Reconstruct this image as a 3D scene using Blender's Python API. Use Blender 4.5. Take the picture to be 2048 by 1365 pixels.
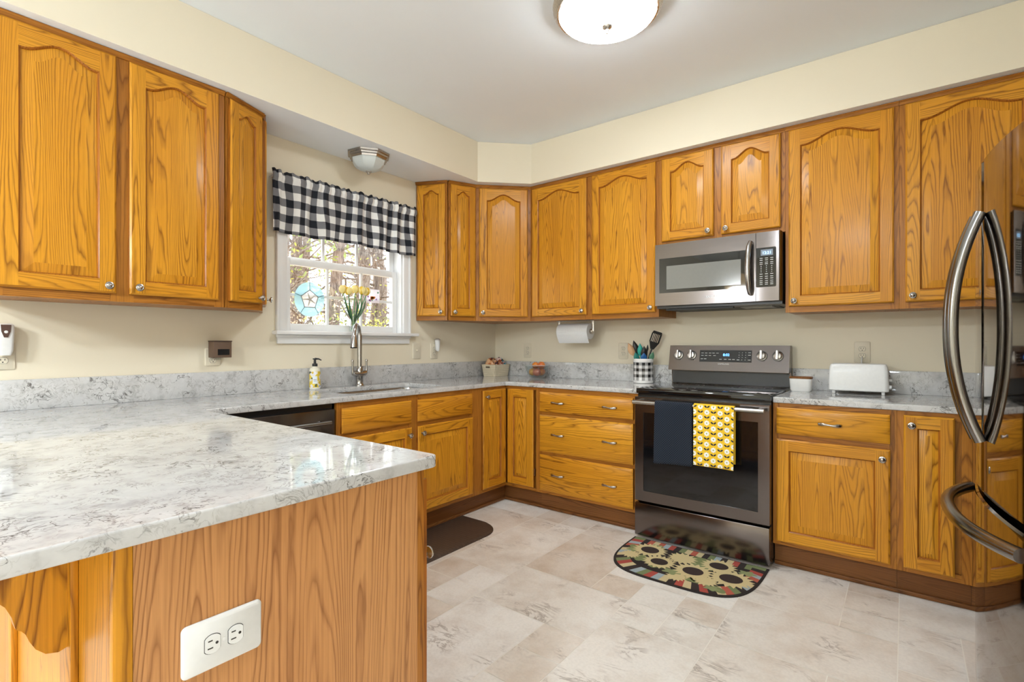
import bpy, bmesh, math, random
from math import sin, cos, pi, radians, sqrt
from mathutils import Vector, Matrix
for o in list(bpy.data.objects):
    bpy.data.objects.remove(o)
SC = bpy.context.scene
COL = SC.collection
RND = random.Random(7)

# ------------------------------------------------------------------ camera
cd = bpy.data.cameras.new('camera'); cam = bpy.data.objects.new('camera', cd); COL.objects.link(cam)
cd.sensor_width = 36.0; cd.lens = 1015.39 * 36.0 / 2048.0
cd.shift_y = 6.25 / 2048.0
cd.clip_start = 0.02
cam.location = (3.0117, -3.6365, 1.1972)
cam.rotation_euler = (radians(90), 0, radians(37.7492))
SC.camera = cam
# ------------------------------------------------------------------ view, sky
SC.view_settings.view_transform = 'Standard'; SC.view_settings.look = 'None'
SC.view_settings.gamma = 1.0; SC.view_settings.exposure = 0.79
SC.view_settings.use_curve_mapping = False
SC.cycles.use_denoising = True
W = bpy.data.worlds.new('sky'); SC.world = W; W.use_nodes = True
W.node_tree.nodes['Background'].inputs[0].default_value = (0.93, 0.97, 1.0, 1)
W.node_tree.nodes['Background'].inputs[1].default_value = 2.7
# ------------------------------------------------------------------ sun and daylight through the windows of the dining side
def lamp(name, kind, loc, rot, energy, color=(1, 1, 1), **kw):
    l = bpy.data.lights.new(name, kind); l.energy = energy; l.color = color
    for k, v in kw.items(): setattr(l, k, v)
    o = bpy.data.objects.new(name, l); COL.objects.link(o); o.location = loc; o.rotation_euler = rot
    return o
lamp('sunlight', 'SUN', (-3, 8, 9), (radians(50), 0, radians(-155)), 2.4, (1, .95, .86), angle=radians(1))
lamp('dining_window_portal', 'AREA', (5.06, -4.65, 1.6), (radians(90), 0, radians(90)), 1, (1, 1, 1), shape='RECTANGLE', size=1.3, size_y=1.3).data.cycles.is_portal = True
lamp('kitchen_window_portal', 'AREA', (-0.16, -1.56, 1.70), (radians(90), 0, radians(-90)), 1, (1, 1, 1), shape='RECTANGLE', size=.92, size_y=.90).data.cycles.is_portal = True

# ------------------------------------------------------------------ node helpers
def srgb(r, g, b):
    f = lambda c: (c / 255 / 12.92) if c / 255 <= .04045 else ((c / 255 + .055) / 1.055) ** 2.4
    return (f(r), f(g), f(b), 1)
class NT:
    def __init__(s, name):
        s.m = bpy.data.materials.new(name); s.m.use_nodes = True; s.t = s.m.node_tree
        s.p = s.t.nodes['Principled BSDF']
    def n(s, typ, props=None, **ins):
        nd = s.t.nodes.new('ShaderNode' + typ)
        for k, v in (props or {}).items(): setattr(nd, k, v)
        for k, v in ins.items():
            key = k.replace('_', ' ') if not k.startswith('i') or not k[1:].isdigit() else int(k[1:])
            s.set(nd.inputs[key], v)
        return nd
    def set(s, sock, v):
        if hasattr(v, 'is_output') or isinstance(v, bpy.types.NodeSocket): s.t.links.new(v, sock)
        else: sock.default_value = v
    def math(s, op, a, b=0.0, c=0.0):
        nd = s.t.nodes.new('ShaderNodeMath'); nd.operation = op
        s.set(nd.inputs[0], a); s.set(nd.inputs[1], b); s.set(nd.inputs[2], c)
        return nd.outputs[0]
    def ramp(s, fac, stops, interp='LINEAR'):
        nd = s.t.nodes.new('ShaderNodeValToRGB'); nd.color_ramp.interpolation = interp
        e = nd.color_ramp.elements
        while len(e) < len(stops): e.new(.5)
        for el, (p, c) in zip(e, stops): el.position = p; el.color = c if len(c) == 4 else (*c, 1)
        s.set(nd.inputs[0], fac); return nd.outputs[0]
    def mix(s, fac, a, b, blend='MIX'):
        nd = s.t.nodes.new('ShaderNodeMix'); nd.data_type = 'RGBA'; nd.blend_type = blend
        s.set(nd.inputs[0], fac); s.set(nd.inputs[6], a); s.set(nd.inputs[7], b); return nd.outputs[2]
    def coord(s, which='Object'): return s.n('TexCoord').outputs[which]
    def mapping(s, vec, scale=(1, 1, 1)):
        nd = s.t.nodes.new('ShaderNodeMapping'); s.set(nd.inputs['Vector'], vec); nd.inputs['Scale'].default_value = scale
        return nd.outputs[0]
    def noise(s, vec, scale=5, detail=2, rough=.5, dist=0):
        nd = s.t.nodes.new('ShaderNodeTexNoise'); s.set(nd.inputs['Vector'], vec)
        nd.inputs['Scale'].default_value = scale; nd.inputs['Detail'].default_value = detail
        nd.inputs['Roughness'].default_value = rough; nd.inputs['Distortion'].default_value = dist
        return nd.outputs[0]
    def bump(s, h, strength=.2, dist=.001):
        nd = s.t.nodes.new('ShaderNodeBump'); nd.inputs['Strength'].default_value = strength; nd.inputs['Distance'].default_value = dist
        s.set(nd.inputs['Height'], h); s.t.links.new(nd.outputs[0], s.p.inputs['Normal'])
    def out(s, **k):
        for a, v in k.items(): s.set(s.p.inputs[a.replace('_', ' ')], v)
        return s.m
def plain(name, col, rough=.5, metal=0.0, grain=.02, **k):
    t = NT(name); c = col if len(col) == 4 else (*col, 1)
    nz = t.noise(t.coord(), 60, 3)
    d = tuple(x * (1 - grain) for x in c[:3]) + (1,); u = tuple(min(1, x * (1 + grain)) for x in c[:3]) + (1,)
    return t.out(Base_Color=t.ramp(nz, [(.3, d), (.7, u)]), Roughness=rough, Metallic=metal, **k)

def oak(name, light, mid, dark, rough=.30):
    t = NT(name); uv = t.n('UVMap').outputs[0]
    big = t.math('ADD', t.noise(t.mapping(uv, (7.5, .45, 1)), 1.0, 1.0, .4, .1), t.math('MULTIPLY', t.noise(t.mapping(uv, (30, 5, 1)), 1.0, 2), .035))
    ring = t.math('FRACT', t.math('MULTIPLY', big, 38.0))
    rings = t.ramp(ring, [(0.0, (.55, .55, .55)), (.12, (1, 1, 1)), (.60, (.97, .97, .97)), (.82, (.45, .45, .45)), (.93, (0, 0, 0)), (1.0, (.55, .55, .55))])
    amt = t.ramp(t.noise(t.mapping(uv, (6, .6, 1)), 1.7, 2), [(.32, (.30, .30, .30)), (.62, (1, 1, 1))])
    pore = t.ramp(t.noise(t.mapping(uv, (330, 9, 1)), 1.0, 2, .6), [(.33, (0, 0, 0)), (.50, (1, 1, 1))])
    tone = t.ramp(t.noise(t.mapping(uv, (2.2, .35, 1)), 1.0, 2), [(.3, light), (.7, mid)])
    dk = t.math('MULTIPLY', t.math('SUBTRACT', 1.0, rings), t.math('MULTIPLY', amt, .80))
    stre = t.ramp(t.noise(t.mapping(uv, (170, 1.6, 1)), 1.0, 2, .6), [(.35, (.86, .84, .80)), (.6, (1, 1, 1))])
    tone = t.mix(1.0, tone, stre, 'MULTIPLY')
    c1 = t.mix(dk, tone, dark)
    c2 = t.mix(t.math('MULTIPLY', t.math('SUBTRACT', 1.0, pore), t.math('ADD', .12, t.math('MULTIPLY', dk, .45))), c1, dark)
    t.bump(pore, .06, .0006)
    return t.out(Base_Color=c2, Roughness=rough, Specular_IOR_Level=.25, Coat_Weight=.05, Coat_Roughness=.15)
OAK = oak('honey_oak', srgb(221, 156, 44), srgb(206, 137, 34), srgb(112, 60, 14))
OAKF = oak('oak_frame_stain_shade', srgb(184, 121, 46), srgb(166, 104, 36), srgb(104, 58, 18), .34)  # darker stain, with shade between the doors mixed into the colour
OAKE = oak('oak_edge_shaded', srgb(176, 108, 36), srgb(160, 94, 28), srgb(100, 54, 16), .3)  # door edges and grooves darkened in place of shadow gaps, plus stained end grain
OAKP = oak('oak_veneer', srgb(210, 154, 99), srgb(197, 138, 84), srgb(128, 76, 40), .42)
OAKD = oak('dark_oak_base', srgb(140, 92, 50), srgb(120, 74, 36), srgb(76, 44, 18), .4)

def quartz():
    t = NT('veined_quartz'); co = t.coord()
    w = t.n('TexNoise', Vector=co, Scale=9.0, Detail=3.0).outputs[1]
    v = t.n('VectorMath', {'operation': 'MULTIPLY_ADD'}, i0=w, i1=(.16, .16, .16), i2=co).outputs[0]
    def vein(scale, width, detail):
        n = t.noise(v, scale, detail, .55, .6)
        return t.ramp(t.math('ABSOLUTE', t.math('SUBTRACT', n, .5)), [(0, (1, 1, 1)), (width, (0, 0, 0))])
    m1 = t.ramp(t.noise(co, 9, 2), [(.47, (0, 0, 0)), (.58, (1, 1, 1))])
    m2 = t.ramp(t.noise(co, 15, 2), [(.42, (0, 0, 0)), (.58, (1, 1, 1))])
    v1 = t.math('MULTIPLY', vein(15, .020, 4), m1); v2 = t.math('MULTIPLY', vein(36, .034, 4), m2)
    cl = t.ramp(t.noise(co, 20, 4, .6), [(.3, srgb(178, 177, 176)), (.45, srgb(196, 195, 194)), (.75, srgb(208, 207, 206))])
    a = t.mix(t.math('MULTIPLY', v2, .62), cl, srgb(128, 122, 116))
    b = t.mix(t.math('MULTIPLY', v1, .85), a, srgb(72, 66, 62))
    return t.out(Base_Color=b, Roughness=.05, Specular_IOR_Level=.55)
QUARTZ = quartz()
def paint(name, col, rough=.6):
    t = NT(name); n = t.noise(t.coord(), 3, 3); h = t.noise(t.coord(), 180, 2)
    t.bump(h, .05, .0006)
    return t.out(Base_Color=t.mix(n, tuple(c * .97 for c in col[:3]) + (1,), col), Roughness=rough)
CREAM = paint('cream_wall_paint', (.82, .74, .58, 1))
CEIL = paint('white_ceiling_paint', (.90, .95, 1.0, 1))
TRIMW = paint('white_trim_paint', (.86, .86, .86, 1), .3)
def steel(name, a, rough, aniso=(2, 2, 160)):
    t = NT(name); n = t.noise(t.mapping(t.coord(), aniso), 3, 3)
    return t.out(Base_Color=t.ramp(n, [(.3, tuple(x * .92 for x in a) + (1,)), (.7, tuple(a) + (1,))]), Metallic=1.0, Roughness=t.math('MULTIPLY_ADD', n, .06, rough - .03))
BSTEEL = steel('black_stainless', (.18, .158, .152), .20)
FSTEEL = steel('fridge_black_stainless', (.30, .27, .25), .05)
NICKEL = steel('brushed_nickel', (.62, .58, .53), .28, (40, 40, 40))
PEWTER = steel('pewter', (.44, .41, .375), .24, (40, 40, 40))
STEEL = steel('stainless_steel', (.60, .60, .60), .22, (60, 60, 4))
GSTEEL = steel('grey_handle_steel', (.42, .41, .40), .26, (60, 60, 4))
HSTEEL = steel('handle_steel', (.27, .265, .26), .20, (60, 60, 4))
KNOBM = steel('knob_silver', (.66, .64, .61), .30, (40, 40, 40))
BLACK = plain('black_enamel', (.012, .012, .013), .22)
BGLASS = plain('black_glass', (.006, .006, .007), .04, Specular_IOR_Level=.6)
DARK = plain('black_plastic', (.02, .02, .02), .5)
WHITEP = plain('white_plastic', (.80, .80, .79), .35)
IVORY = plain('ivory_plastic', (.74, .67, .53), .4)
CERAM = plain('white_ceramic', (.82, .81, .79), .15)
def glass(name, tint=(1, 1, 1), refl=.08, alpha=0.0):
    t = NT(name); nt = t.t
    tr = t.n('BsdfTransparent', Color=(*tint, 1)); gl = t.n('BsdfGlossy', Color=(1, 1, 1, 1), Roughness=.02)
    lw = t.n('LayerWeight', Blend=.5); fr = t.math('MULTIPLY_ADD', t.math('POWER', lw.outputs['Facing'], 3.0), .75, .05)
    mx = t.n('MixShader', i0=fr, i1=tr.outputs[0], i2=gl.outputs[0])
    nt.links.new(mx.outputs[0], nt.nodes['Material Output'].inputs[0]); return t.m
PANE = glass('window_glass', (.97, .98, .98)); CLEAR = glass('clear_glass', (.90, .93, .93))
def lit(name, col, strength):
    t = NT(name); return t.out(Base_Color=col, Emission_Color=col, Emission_Strength=strength, Roughness=.3)

# ------------------------------------------------------------------ mesh builder
class MB:
    def __init__(s, seed=None):
        s.v = []; s.f = []; s.uv = []; s.mi = []; s.vc = []
    def add(s, vs, fs, mat=0, grain=None, uvs=None, M=None):
        b = len(s.v); vs = [Vector(p) for p in vs]
        off = (RND.uniform(0, 40), RND.uniform(0, 40)) if grain is not None else (0, 0)
        for f in fs:
            if uvs is not None: s.uv.append([uvs[i] for i in f])
            else:
                n = Vector((0, 0, 0))
                for i in range(len(f)):
                    a, c = vs[f[i]], vs[f[(i + 1) % len(f)]]
                    n += Vector(((a.y - c.y) * (a.z + c.z), (a.z - c.z) * (a.x + c.x), (a.x - c.x) * (a.y + c.y)))
                an = [abs(x) for x in n]
                if grain is None:
                    k = an.index(max(an)); ax = [(1, 2), (0, 2), (0, 1)][k]
                else:
                    oth = [i for i in range(3) if i != grain]
                    if an[grain] > max(an[oth[0]], an[oth[1]]): ax = (oth[0], oth[1])
                    else: ax = (oth[0] if an[oth[0]] < an[oth[1]] else oth[1], grain)
                s.uv.append([(vs[i][ax[0]] + off[0], vs[i][ax[1]] + off[1]) for i in f])
            s.f.append([b + i for i in f]); s.mi.append(mat)
        s.v += [tuple(M @ p) if M is not None else tuple(p) for p in vs]
        return s
    def box(s, x0, x1, y0, y1, z0, z1, mat=0, grain=None, bevel=0.0, seg=2, M=None):
        if bevel <= 0:
            vs = [(x, y, z) for x in (x0, x1) for y in (y0, y1) for z in (z0, z1)]
            return s.add(vs, [(0, 1, 3, 2), (4, 6, 7, 5), (0, 4, 5, 1), (2, 3, 7, 6), (0, 2, 6, 4), (1, 5, 7, 3)], mat, grain, M=M)
        bm = bmesh.new(); bmesh.ops.create_cube(bm, size=1)
        for v in bm.verts: v.co = Vector(((x0 + x1) / 2 + v.co.x * (x1 - x0), (y0 + y1) / 2 + v.co.y * (y1 - y0), (z0 + z1) / 2 + v.co.z * (z1 - z0)))
        bmesh.ops.bevel(bm, geom=list(bm.edges), offset=bevel, segments=seg, profile=.5, affect='EDGES')
        bm.verts.index_update()
        vs = [v.co.copy() for v in bm.verts]; fs = [[v.index for v in f.verts] for f in bm.faces]; bm.free()
        return s.add(vs, fs, mat, grain, M=M)
    def prism(s, poly, a0, a1, axis=2, mat=0, grain=None, M=None, mats=None):
        def P(p, h): return (p[0], p[1], h) if axis == 2 else (p[0], h, p[1]) if axis == 1 else (h, p[0], p[1])
        n = len(poly); vs = [P(p, a0) for p in poly] + [P(p, a1) for p in poly]
        s.add(vs, [[i, (i + 1) % n, n + (i + 1) % n, n + i] for i in range(n)], mat, grain, M=M)
        s.add(vs, [list(range(n))[::-1]], mats[0] if mats else mat, grain, M=M); s.add(vs, [list(range(n, 2 * n))], mats[1] if mats else mat, grain, M=M)
        return s
    def loft(s, rings, mat=0, closed=True, caps=(False, False), grain=None, uvs=None, M=None):
        n = len(rings[0]); vs = [p for r in rings for p in r]; fs = []
        for k in range(len(rings) - 1):
            for i in range(n if closed else n - 1):
                j = (i + 1) % n; fs.append([k * n + i, k * n + j, (k + 1) * n + j, (k + 1) * n + i])
        if caps[0]: fs.append(list(range(n))[::-1])
        if caps[1]: fs.append([(len(rings) - 1) * n + i for i in range(n)])
        return s.add(vs, fs, mat, grain, uvs, M)
    def lathe(s, prof, c=(0, 0, 0), seg=24, mat=0, axis=2, M=None, sx=1, sy=1):
        rings = []
        for r, z in prof:
            ring = []
            for i in range(seg):
                a = 2 * pi * i / seg; x, y = r * cos(a) * sx, r * sin(a) * sy
                p = (x, y, z) if axis == 2 else (x, -z, y) if axis == 1 else (z, x, y)
                ring.append((p[0] + c[0], p[1] + c[1], p[2] + c[2]))
            rings.append(ring)
        return s.loft(rings, mat, True, (prof[0][0] > 1e-6, prof[-1][0] > 1e-6), M=M)
    def tube(s, pts, rad, seg=10, mat=0, caps=True, M=None, flat=1.0, up=None):
        pts = [Vector(p) for p in pts]; n = len(pts); rs = rad if isinstance(rad, (list, tuple)) else [rad] * n
        rings = []; ref = Vector(up) if up else None
        for i, p in enumerate(pts):
            t = (pts[min(i + 1, n - 1)] - pts[max(i - 1, 0)]).normalized()
            if ref is None:
                ref = Vector((0, 0, 1)) if abs(t.z) < .9 else Vector((1, 0, 0))
            a = (ref - t * ref.dot(t)).normalized(); b = t.cross(a)
            if not up: ref = a
            rings.append([tuple(p + (a * cos(2 * pi * k / seg) + b * sin(2 * pi * k / seg) * flat) * rs[i]) for k in range(seg)])
        return s.loft(rings, mat, True, (caps, caps), M=M)
    def grid(s, fn, nu, nv, mat=0, uvf=None, M=None, flip=False):
        vs = [fn(i / nu, j / nv) for j in range(nv + 1) for i in range(nu + 1)]
        uvs = [uvf(i / nu, j / nv) for j in range(nv + 1) for i in range(nu + 1)] if uvf else None
        fs = []
        for j in range(nv):
            for i in range(nu):
                a = j * (nu + 1) + i; q = [a, a + 1, a + nu + 2, a + nu + 1]
                fs.append(q[::-1] if flip else q)
        return s.add(vs, fs, mat, None, uvs, M)
    def build(s, name, mats, parent=None, loc=(0, 0, 0), rz=0.0, rot=None, angle=38):
        me = bpy.data.meshes.new(name); me.from_pydata(s.v, [], s.f)
        uvl = me.uv_layers.new(name='UVMap'); k = 0; flat = []
        for u in s.uv:
            for p in u: flat += [p[0], p[1]]
        uvl.data.foreach_set('uv', flat)
        for m in (mats if isinstance(mats, (list, tuple)) else [mats]): me.materials.append(m)
        me.polygons.foreach_set('material_index', s.mi); me.polygons.foreach_set('use_smooth', [True] * len(s.f))
        me.set_sharp_from_angle(angle=radians(angle)); me.update()
        o = bpy.data.objects.new(name, me); COL.objects.link(o); o.parent = parent; o.location = loc
        o.rotation_euler = rot if rot else (0, 0, rz)
        return o
def tag(o, label=None, cat=None, group=None, kind=None):
    for k, v in (('label', label), ('category', cat), ('group', group), ('kind', kind)):
        if v: o[k] = v
    return o
def thing(name, label, cat, loc=(0, 0, 0), rz=0.0, group=None):
    o = bpy.data.objects.new(name, None); COL.objects.link(o); o.empty_display_size = .05
    o.location = loc; o.rotation_euler = (0, 0, rz); return tag(o, label, cat, group)
def struct(name, mb, mats, parent=None, **k):
    o = mb.build(name, mats, parent, **k); o['kind'] = 'structure' if parent is None else o.get('kind', 'structure'); return o
def fillet(poly, radii, seg=5):
    out = []; n = len(poly)
    for i, p in enumerate(poly):
        r = radii[i] if isinstance(radii, (list, tuple)) else radii
        if r <= 0: out.append(tuple(p)); continue
        p = Vector(p); a = (Vector(poly[i - 1]) - p).normalized(); b = (Vector(poly[(i + 1) % n]) - p).normalized()
        ang = a.angle(b); d = r / math.tan(ang / 2); c = p + (a + b).normalized() * (r / sin(ang / 2))
        s0 = p + a * d - c; s1 = p + b * d - c; a0 = math.atan2(s0.y, s0.x); a1 = math.atan2(s1.y, s1.x); da = (a1 - a0 + pi) % (2 * pi) - pi
        out += [(c.x + r * cos(a0 + da * k / seg), c.y + r * sin(a0 + da * k / seg)) for k in range(seg + 1)]
    return out
def slab(name, loops, z0, z1, bev, mat, parent=None):
    cu = bpy.data.curves.new(name, 'CURVE'); cu.dimensions = '2D'; cu.fill_mode = 'BOTH'
    for lp in loops:
        sp = cu.splines.new('POLY'); sp.points.add(len(lp) - 1); sp.use_cyclic_u = True
        for q, p in zip(sp.points, lp): q.co = (p[0], p[1], 0, 1)
    cu.extrude = (z1 - z0) / 2 - bev; cu.bevel_depth = bev; cu.bevel_resolution = 2; cu.offset = -bev
    t = bpy.data.objects.new('tmp', cu); COL.objects.link(t); dg = bpy.context.evaluated_depsgraph_get()
    me = bpy.data.meshes.new_from_object(t.evaluated_get(dg)); bpy.data.objects.remove(t)
    for v in me.vertices: v.co.z += (z0 + z1) / 2
    me.materials.clear(); me.materials.append(mat); me.polygons.foreach_set('use_smooth', [True] * len(me.polygons)); me.set_sharp_from_angle(angle=radians(50))
    o = bpy.data.objects.new(name, me); COL.objects.link(o); o.parent = parent; return o
def lettering(name, text, size, mat, parent, loc, rot=(pi / 2, 0, 0), depth=.0004, sx=1.0):
    cu = bpy.data.curves.new(name, 'FONT'); cu.body = text; cu.size = size; cu.extrude = depth; cu.align_x = 'CENTER'; cu.align_y = 'CENTER'
    t = bpy.data.objects.new('tmp', cu); COL.objects.link(t); dg = bpy.context.evaluated_depsgraph_get()
    me = bpy.data.meshes.new_from_object(t.evaluated_get(dg)); bpy.data.objects.remove(t)
    me.materials.clear(); me.materials.append(mat)
    for v in me.vertices: v.co.x *= sx
    o = bpy.data.objects.new(name, me); COL.objects.link(o); o.parent = parent; o.location = loc; o.rotation_euler = rot; return o

# ------------------------------------------------------------------ room shell
CH, SH, SD = 2.765, 2.455, .397
def wall_with_hole():
    m = MB(); a, b, z0, z1 = -2.02, -1.105, 1.255, 2.14
    for (y0, y1, p, q) in ((-3.95, a, -.02, CH), (b, .12, -.02, CH), (a, b, -.02, z0), (a, b, z1, CH)): m.box(-.14, 0, y0, y1, p, q)
    return m
struct('wall_left', wall_with_hole(), CREAM)
struct('wall_back', MB().box(0, 5.1, 0, .12, -.02, CH), CREAM)
struct('wall_right', MB().box(4.02, 4.14, -2.3, 0, -.02, CH), CREAM)
m = MB().box(-.14, 5.12, -7.3, -7.18, -.02, CH)
struct('wall_front', m, CREAM)
m = MB()
for y0, y1, z0, z1 in ((-7.3, -5.3, 0, CH), (-4.0, -2.3, 0, CH), (-5.3, -4.0, 0, .95), (-5.3, -4.0, 2.25, CH)): m.box(5.0, 5.12, y0, y1, z0, z1)
m.box(4.14, 5.0, -2.42, -2.3, 0, CH)
struct('wall_dining_right', m, CREAM)
struct('wall_dining_left', MB().box(-.14, 0, -7.3, -3.95, -.02, CH), CREAM)
struct('ceiling', MB().box(-.14, 5.12, -7.3, .12, CH, CH + .1), CEIL)
m = MB(); pl = [(0.001, -3.9), (SD, -3.9), (SD, -.694), (.694, -SD), (4.02, -SD), (4.02, -.001), (0.001, -.001)]
m.prism(pl, SH, CH - .001, 2, 0, mats=(1, 0))
struct('wall_soffit', m, [CREAM, CEIL])

# floor: printed stone tiles of several sizes with pale joints, one mesh
def tiles():
    u = .2; T = []
    def band(x0, nx, y0, ny, preset):
        occ = [[False] * ny for _ in range(nx)]
        def put(i, j, w, h):
            for a in range(i, min(nx, i + w)):
                for b in range(j, min(ny, j + h)): occ[a][b] = True
            T.append((x0 + i * u, x0 + min(nx, i + w) * u, y0 + j * u, y0 + min(ny, j + h) * u))
        for (X0, X1, Y0, Y1) in preset:
            i, j = round((X0 - x0) / u), round((Y0 - y0) / u); put(i, j, round((X1 - X0) / u), round((Y1 - Y0) / u))
        r = random.Random(3)
        for j in range(ny):
            for i in range(nx):
                if occ[i][j]: continue
                opts = [(3, 2), (2, 2), (2, 3), (1, 1), (1, 1), (2, 1), (1, 2), (1, 1)]; r.shuffle(opts)
                for w, h in opts + [(1, 1)]:
                    if i + w <= nx and j + h <= ny and not any(occ[a][b] for a in range(i, i + w) for b in range(j, j + h)): put(i, j, w, h); break
    band(-.21, 8, -7.37, 38, [(.99, 1.19, -.97, -.77), (1.19, 1.39, -.97, -.77), (.99, 1.39, -1.57, -.97), (.99, 1.19, -1.77, -1.57), (1.19, 1.39, -1.77, -1.57), (1.19, 1.39, -1.97, -1.77), (.59, .99, -1.37, -.77), (.79, 1.19, -2.17, -1.77), (.99, 1.19, -.77, -.57), (.79, .99, -.77, -.57)])
    band(1.39, 5, -7.23, 37, [(1.39, 1.99, -1.83, -1.43), (1.39, 1.79, -2.43, -1.83), (1.79, 1.99, -2.03, -1.83), (1.79, 1.99, -2.23, -2.03), (1.99, 2.19, -1.63, -1.43), (2.19, 2.39, -1.63, -1.43), (1.79, 1.99, -1.43, -1.23), (1.99, 2.19, -1.43, -1.23), (2.19, 2.39, -1.43, -1.23), (1.99, 2.39, -2.23, -1.63), (1.39, 1.79, -1.43, -.83), (1.39, 1.79, -.83, -.63), (1.79, 2.39, -2.63, -2.23)])
    band(2.39, 14, -7.29, 37, [(2.39, 2.99, -1.49, -1.09), (2.39, 2.79, -1.09, -.49), (2.79, 2.99, -.69, -.49), (2.79, 2.99, -.89, -.69), (2.79, 2.99, -1.09, -.89), (2.99, 3.39, -.89, -.49), (2.99, 3.19, -1.09, -.89), (2.99, 3.19, -1.29, -1.09), (2.39, 2.79, -1.89, -1.49), (2.79, 2.99, -1.69, -1.49), (2.99, 3.39, -1.69, -1.29)])
    return T
def floor_mat():
    t = NT('stone_tile'); co = t.coord(); tone = t.n('UVMap').outputs[0]; sep = t.n('SeparateXYZ', Vector=tone)
    rnd, ox = sep.outputs[0], sep.outputs[1]
    v = t.n('VectorMath', {'operation': 'ADD'}, i0=co, i1=t.n('CombineXYZ', X=ox, Y=ox, Z=rnd).outputs[0]).outputs[0]
    base = t.ramp(rnd, [(0, srgb(206, 188, 170)), (.25, srgb(234, 230, 224)), (.5, srgb(216, 200, 184)), (.75, srgb(232, 226, 218)), (1, srgb(248, 247, 245))])
    cl = t.ramp(t.noise(v, 5, 5, .62), [(.32, srgb(200, 184, 168)), (.56, srgb(240, 236, 230))])
    c = t.mix(.45, base, cl)
    vein = t.ramp(t.math('ABSOLUTE', t.math('SUBTRACT', t.noise(t.mapping(v, (1, 2.2, 1)), 5, 4, .65, 1.2), .5)), [(0, (1, 1, 1)), (.05, (0, 0, 0))])
    msk = t.ramp(t.noise(v, 4, 2), [(.54, (0, 0, 0)), (.66, (1, 1, 1))])
    c = t.mix(t.math('MULTIPLY', t.math('MULTIPLY', vein, msk), .65), c, srgb(140, 124, 112))
    sp = t.ramp(t.noise(v, 90, 2), [(.3, (.93, .93, .93)), (.6, (1, 1, 1))])
    return t.out(Base_Color=t.mix(1.0, c, sp, 'MULTIPLY'), Roughness=.42)
m = MB(); m.box(-.1, 5.1, -7.3, .1, -.05, -.001, 0); r2 = random.Random(5)
for x0, x1, y0, y1 in tiles():
    g = .0019; k = (r2.random(), r2.uniform(0, 30))
    m.add([(x0 + g, y0 + g, 0), (x1 - g, y0 + g, 0), (x1 - g, y1 - g, 0), (x0 + g, y1 - g, 0)], [(0, 1, 2, 3)], 1, None, [k] * 4)
struct('floor', m, [plain('tile_joint', srgb(240, 235, 226), .6), floor_mat()])

# ------------------------------------------------------------------ cabinet pieces
def door_mesh(w, h, A=0.0, sw=.058, rt=None, rb=.058, t=.020):
    m = MB(); e = .007; rt = rt if rt else (.058 if A <= 0 else .046)
    L = [[(0, 0), (w, 0), (w, h), (0, h)], [(0, 0), (w, 0), (w, h), (0, h)], [(e, e), (w - e, e), (w - e, h - e), (e, h - e)]]; Y = [0, -t + .006, -t]
    for k in range(2):
        for i in range(4):
            j = (i + 1) % 4
            m.add([(L[k][i][0], Y[k], L[k][i][1]), (L[k][j][0], Y[k], L[k][j][1]), (L[k + 1][j][0], Y[k + 1], L[k + 1][j][1]), (L[k + 1][i][0], Y[k + 1], L[k + 1][i][1])], [(0, 1, 2, 3)], 1 if k == 0 else 0, 0 if i in (0, 2) else 2)
    q = lambda x0, x1, z0, z1, g: m.add([(x0, -t, z0), (x1, -t, z0), (x1, -t, z1), (x0, -t, z1)], [(0, 1, 2, 3)], 0, g)
    q(e, sw, e, h - e, 2); q(w - sw, w - e, e, h - e, 2); q(sw, w - sw, e, rb, 0)
    N = 28 if A > 0 else 2; S = [-1 + 2 * i / N for i in range(N + 1)]
    zs = h - rt - A
    def f(s): return A * .5 * (1 + cos(pi * min(1, abs(s) / .94))) if A > 0 else 0
    def ring(ee, y):
        x0, x1 = sw + ee, w - sw - ee; X = [(x0 + x1) / 2 + s * (x1 - x0) / 2 for s in S]
        return [(x, y, rb + ee) for x in X] + [(x, y, zs + f(s) - ee) for x, s in zip(X[::-1], S[::-1])]
    O = ring(0, -t); n = N + 1
    vs = O[n:][::-1] + [(p[0], -t, h - e) for p in O[:n]]
    m.add(vs, [(i, i + 1, n + i + 1, n + i) for i in range(N)], 0, 0)
    m.loft([O, ring(.004, -t + .003), ring(.007, -t + .011)], 1, True, grain=2)
    bw = .036 if w - 2 * sw > .16 else (.022 if w - 2 * sw > .07 else .014)
    R3 = ring(.007 + bw, -t + .002)
    m.loft([ring(.007, -t + .011), R3], 0, True, grain=2)
    m.add(R3, [(i, i + 1, 2 * n - 2 - i, 2 * n - 1 - i) for i in range(N)], 0, 2)
    return m
KNOBPROF = [(.0075, 0), (.0075, .004), (.005, .008), (.005, .014), (.010, .018), (.0155, .021), (.0165, .024), (.0155, .0265), (.012, .0275), (.0105, .0265), (.0085, .028), (.004, .0305), (0, .031)]
def knob(parent, x, z, y=-.020): return MB().lathe(KNOBPROF, seg=20, axis=1).build('knob', PEWTER, parent, (x, y, z))
def door(parent, x0, x1, z0, z1, A=0.0, kn=None, y=0.0, rz=0, name='door', mat=None, **k):
    d = door_mesh(x1 - x0, z1 - z0, A, **k).build(name, [mat or OAK, OAKE], parent, (x0, y, z0), rz)
    if kn: knob(d, *{'bl': (.03, .03), 'br': (x1 - x0 - .03, .03), 'tl': (.03, z1 - z0 - .045), 'tr': (x1 - x0 - .03, z1 - z0 - .045)}[kn])
    return d
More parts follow.
